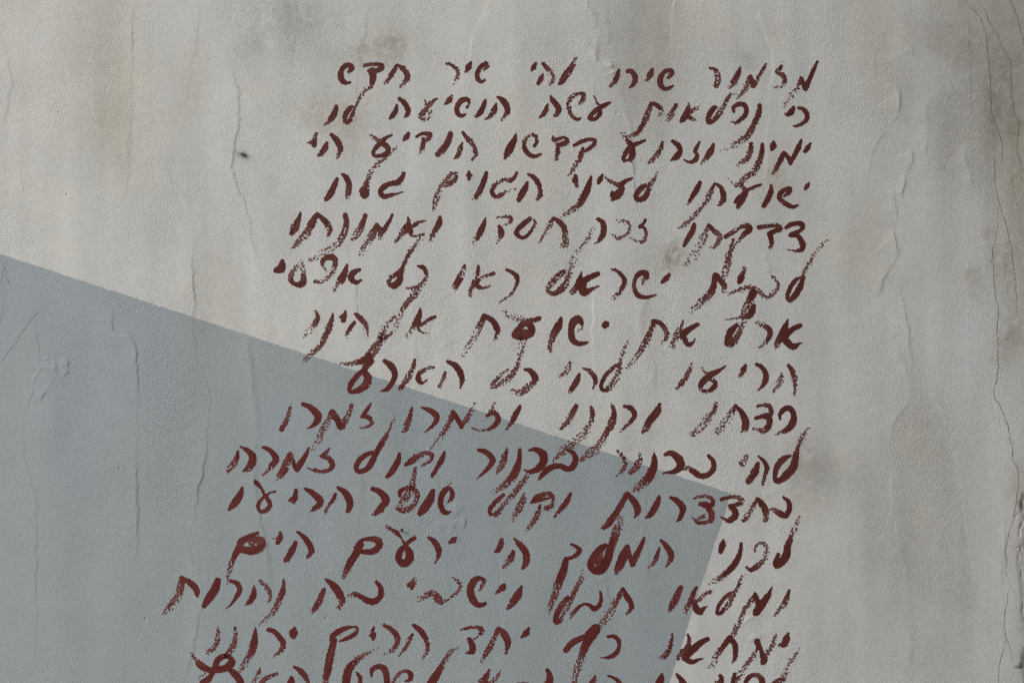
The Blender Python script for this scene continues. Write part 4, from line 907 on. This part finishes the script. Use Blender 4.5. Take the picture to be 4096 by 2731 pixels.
# ------------------------------------------------------------------ hairline cracks
CRACKS = [
 ("C 1925,-20 1950,20 1990,60 2050,120 2090,240 2110,420 2125,600 2130,780 2175,920 2200,1000 2200,1200", 2.4),
 ("C 2040,-20 2100,120 2160,240 2230,380 2265,470 2265,700 2310,850 2310,1050 2335,1150 2340,1250", 2.2),
 ("C 2250,-20 2290,100 2340,220 2352,330", 2.4),
 ("C 2140,1000 2150,1180 2155,1300 2180,1400 2230,1568 F 2260,120 2290,400 2305,630", 2.0),
 ("C 2178,1395 2165,1568 F 2140,180 2150,420 2178,560 2165,700 2175,950 2150,1080 2150,1180 2200,1260 2250,1420 2275,1580 I 2310,130 2305,280 2280,420 2240,580 2230,720 2240,850 2290,960 2300,1060", 2.2),
 ("I 2250,900 2215,1120 2230,1250 2260,1350 2280,1430", 1.7),
 ("I 2230,1240 2190,1400 2172,1580", 1.7),
 ("C 1965,80 1975,300 1985,600 2000,800", 1.2),
 ("D 290,550 200,650 110,790 60,850 -5,950", 2.0),
 ("D 0,200 40,320 80,460", 1.4),
 ("D 245,660 270,800 268,890 220,1150 165,1300", 1.4),
 ("B 2000,950 2012,1150 2020,1300 2045,1460", 1.5),
 ("C 2255,1150 2290,1350 2330,1500 2345,1568", 1.3),
 ("E 55,280 100,400 108,540 180,800", 1.1),
]
rng = np.random.default_rng(5)
for path, wdt in CRACKS:
    P = smooth_path(parse(path, 'A')[0], 9)
    n = len(P)
    jx = np.convolve(rng.standard_normal(n + 4), [.2, .5, 1, .5, .2], 'valid') * 1.7
    P = P[:, :2] + np.stack([jx, np.zeros(n)], -1)
    t = np.linspace(0, 1, n)
    wv = wdt * CRACK_W * np.clip(.8 + .3 * rng.standard_normal(n), (.65), 1.25) * np.clip(np.minimum(t, 1 - t) * 9, .4, 1)
    paint('hairline_crack', [np.column_stack([P, wv, np.zeros(n)])], .00025, mat_crack, wall, ragged=.12, dry=False)

# ------------------------------------------------------------------ a small nail left in the wall
nxp, nyp = 1602.0, 2122.0
h0 = float(wall_h(np.array([nxp]), np.array([nyp]))[0])
px, py, pz = depth_to_xyz(nxp, nyp, h0)
def lathe(name, prof, mat, parent, seg=20):
    vs, fs = [], []
    for r, z in prof:
        for s in range(seg):
            a = 2 * math.pi * s / seg
            vs.append((r * math.cos(a), r * math.sin(a), z))
    for i in range(len(prof) - 1):
        for s in range(seg):
            fs.append((i * seg + s, i * seg + (s + 1) % seg, (i + 1) * seg + (s + 1) % seg, (i + 1) * seg + s))
    fs.append(tuple(range(seg))[::-1]); fs.append(tuple((len(prof) - 1) * seg + s for s in range(seg)))
    me = bpy.data.meshes.new(name); me.from_pydata(vs, [], fs); me.materials.append(mat); me.shade_smooth()
    ob = bpy.data.objects.new(name, me); scene.collection.objects.link(ob)
    if parent: ob.parent = parent
    return ob
nail = bpy.data.objects.new('nail', None); scene.collection.objects.link(nail)
nail.location = (px, py, pz)
nail.rotation_euler = (math.radians(90 - 18), math.radians(0), math.radians(22))
lathe('shank', [(.0012, -.02), (.0014, .004), (.0014, .0105)], mat_iron, nail)
lathe('head', [(.0022, .0105), (.0036, .0112), (.0038, .0120), (.0030, .0128), (.0012, .0131)], mat_iron, nail)
nail['label'] = 'small dark iron nail stuck in the blue painted block above a red letter'
nail['category'] = 'nail'
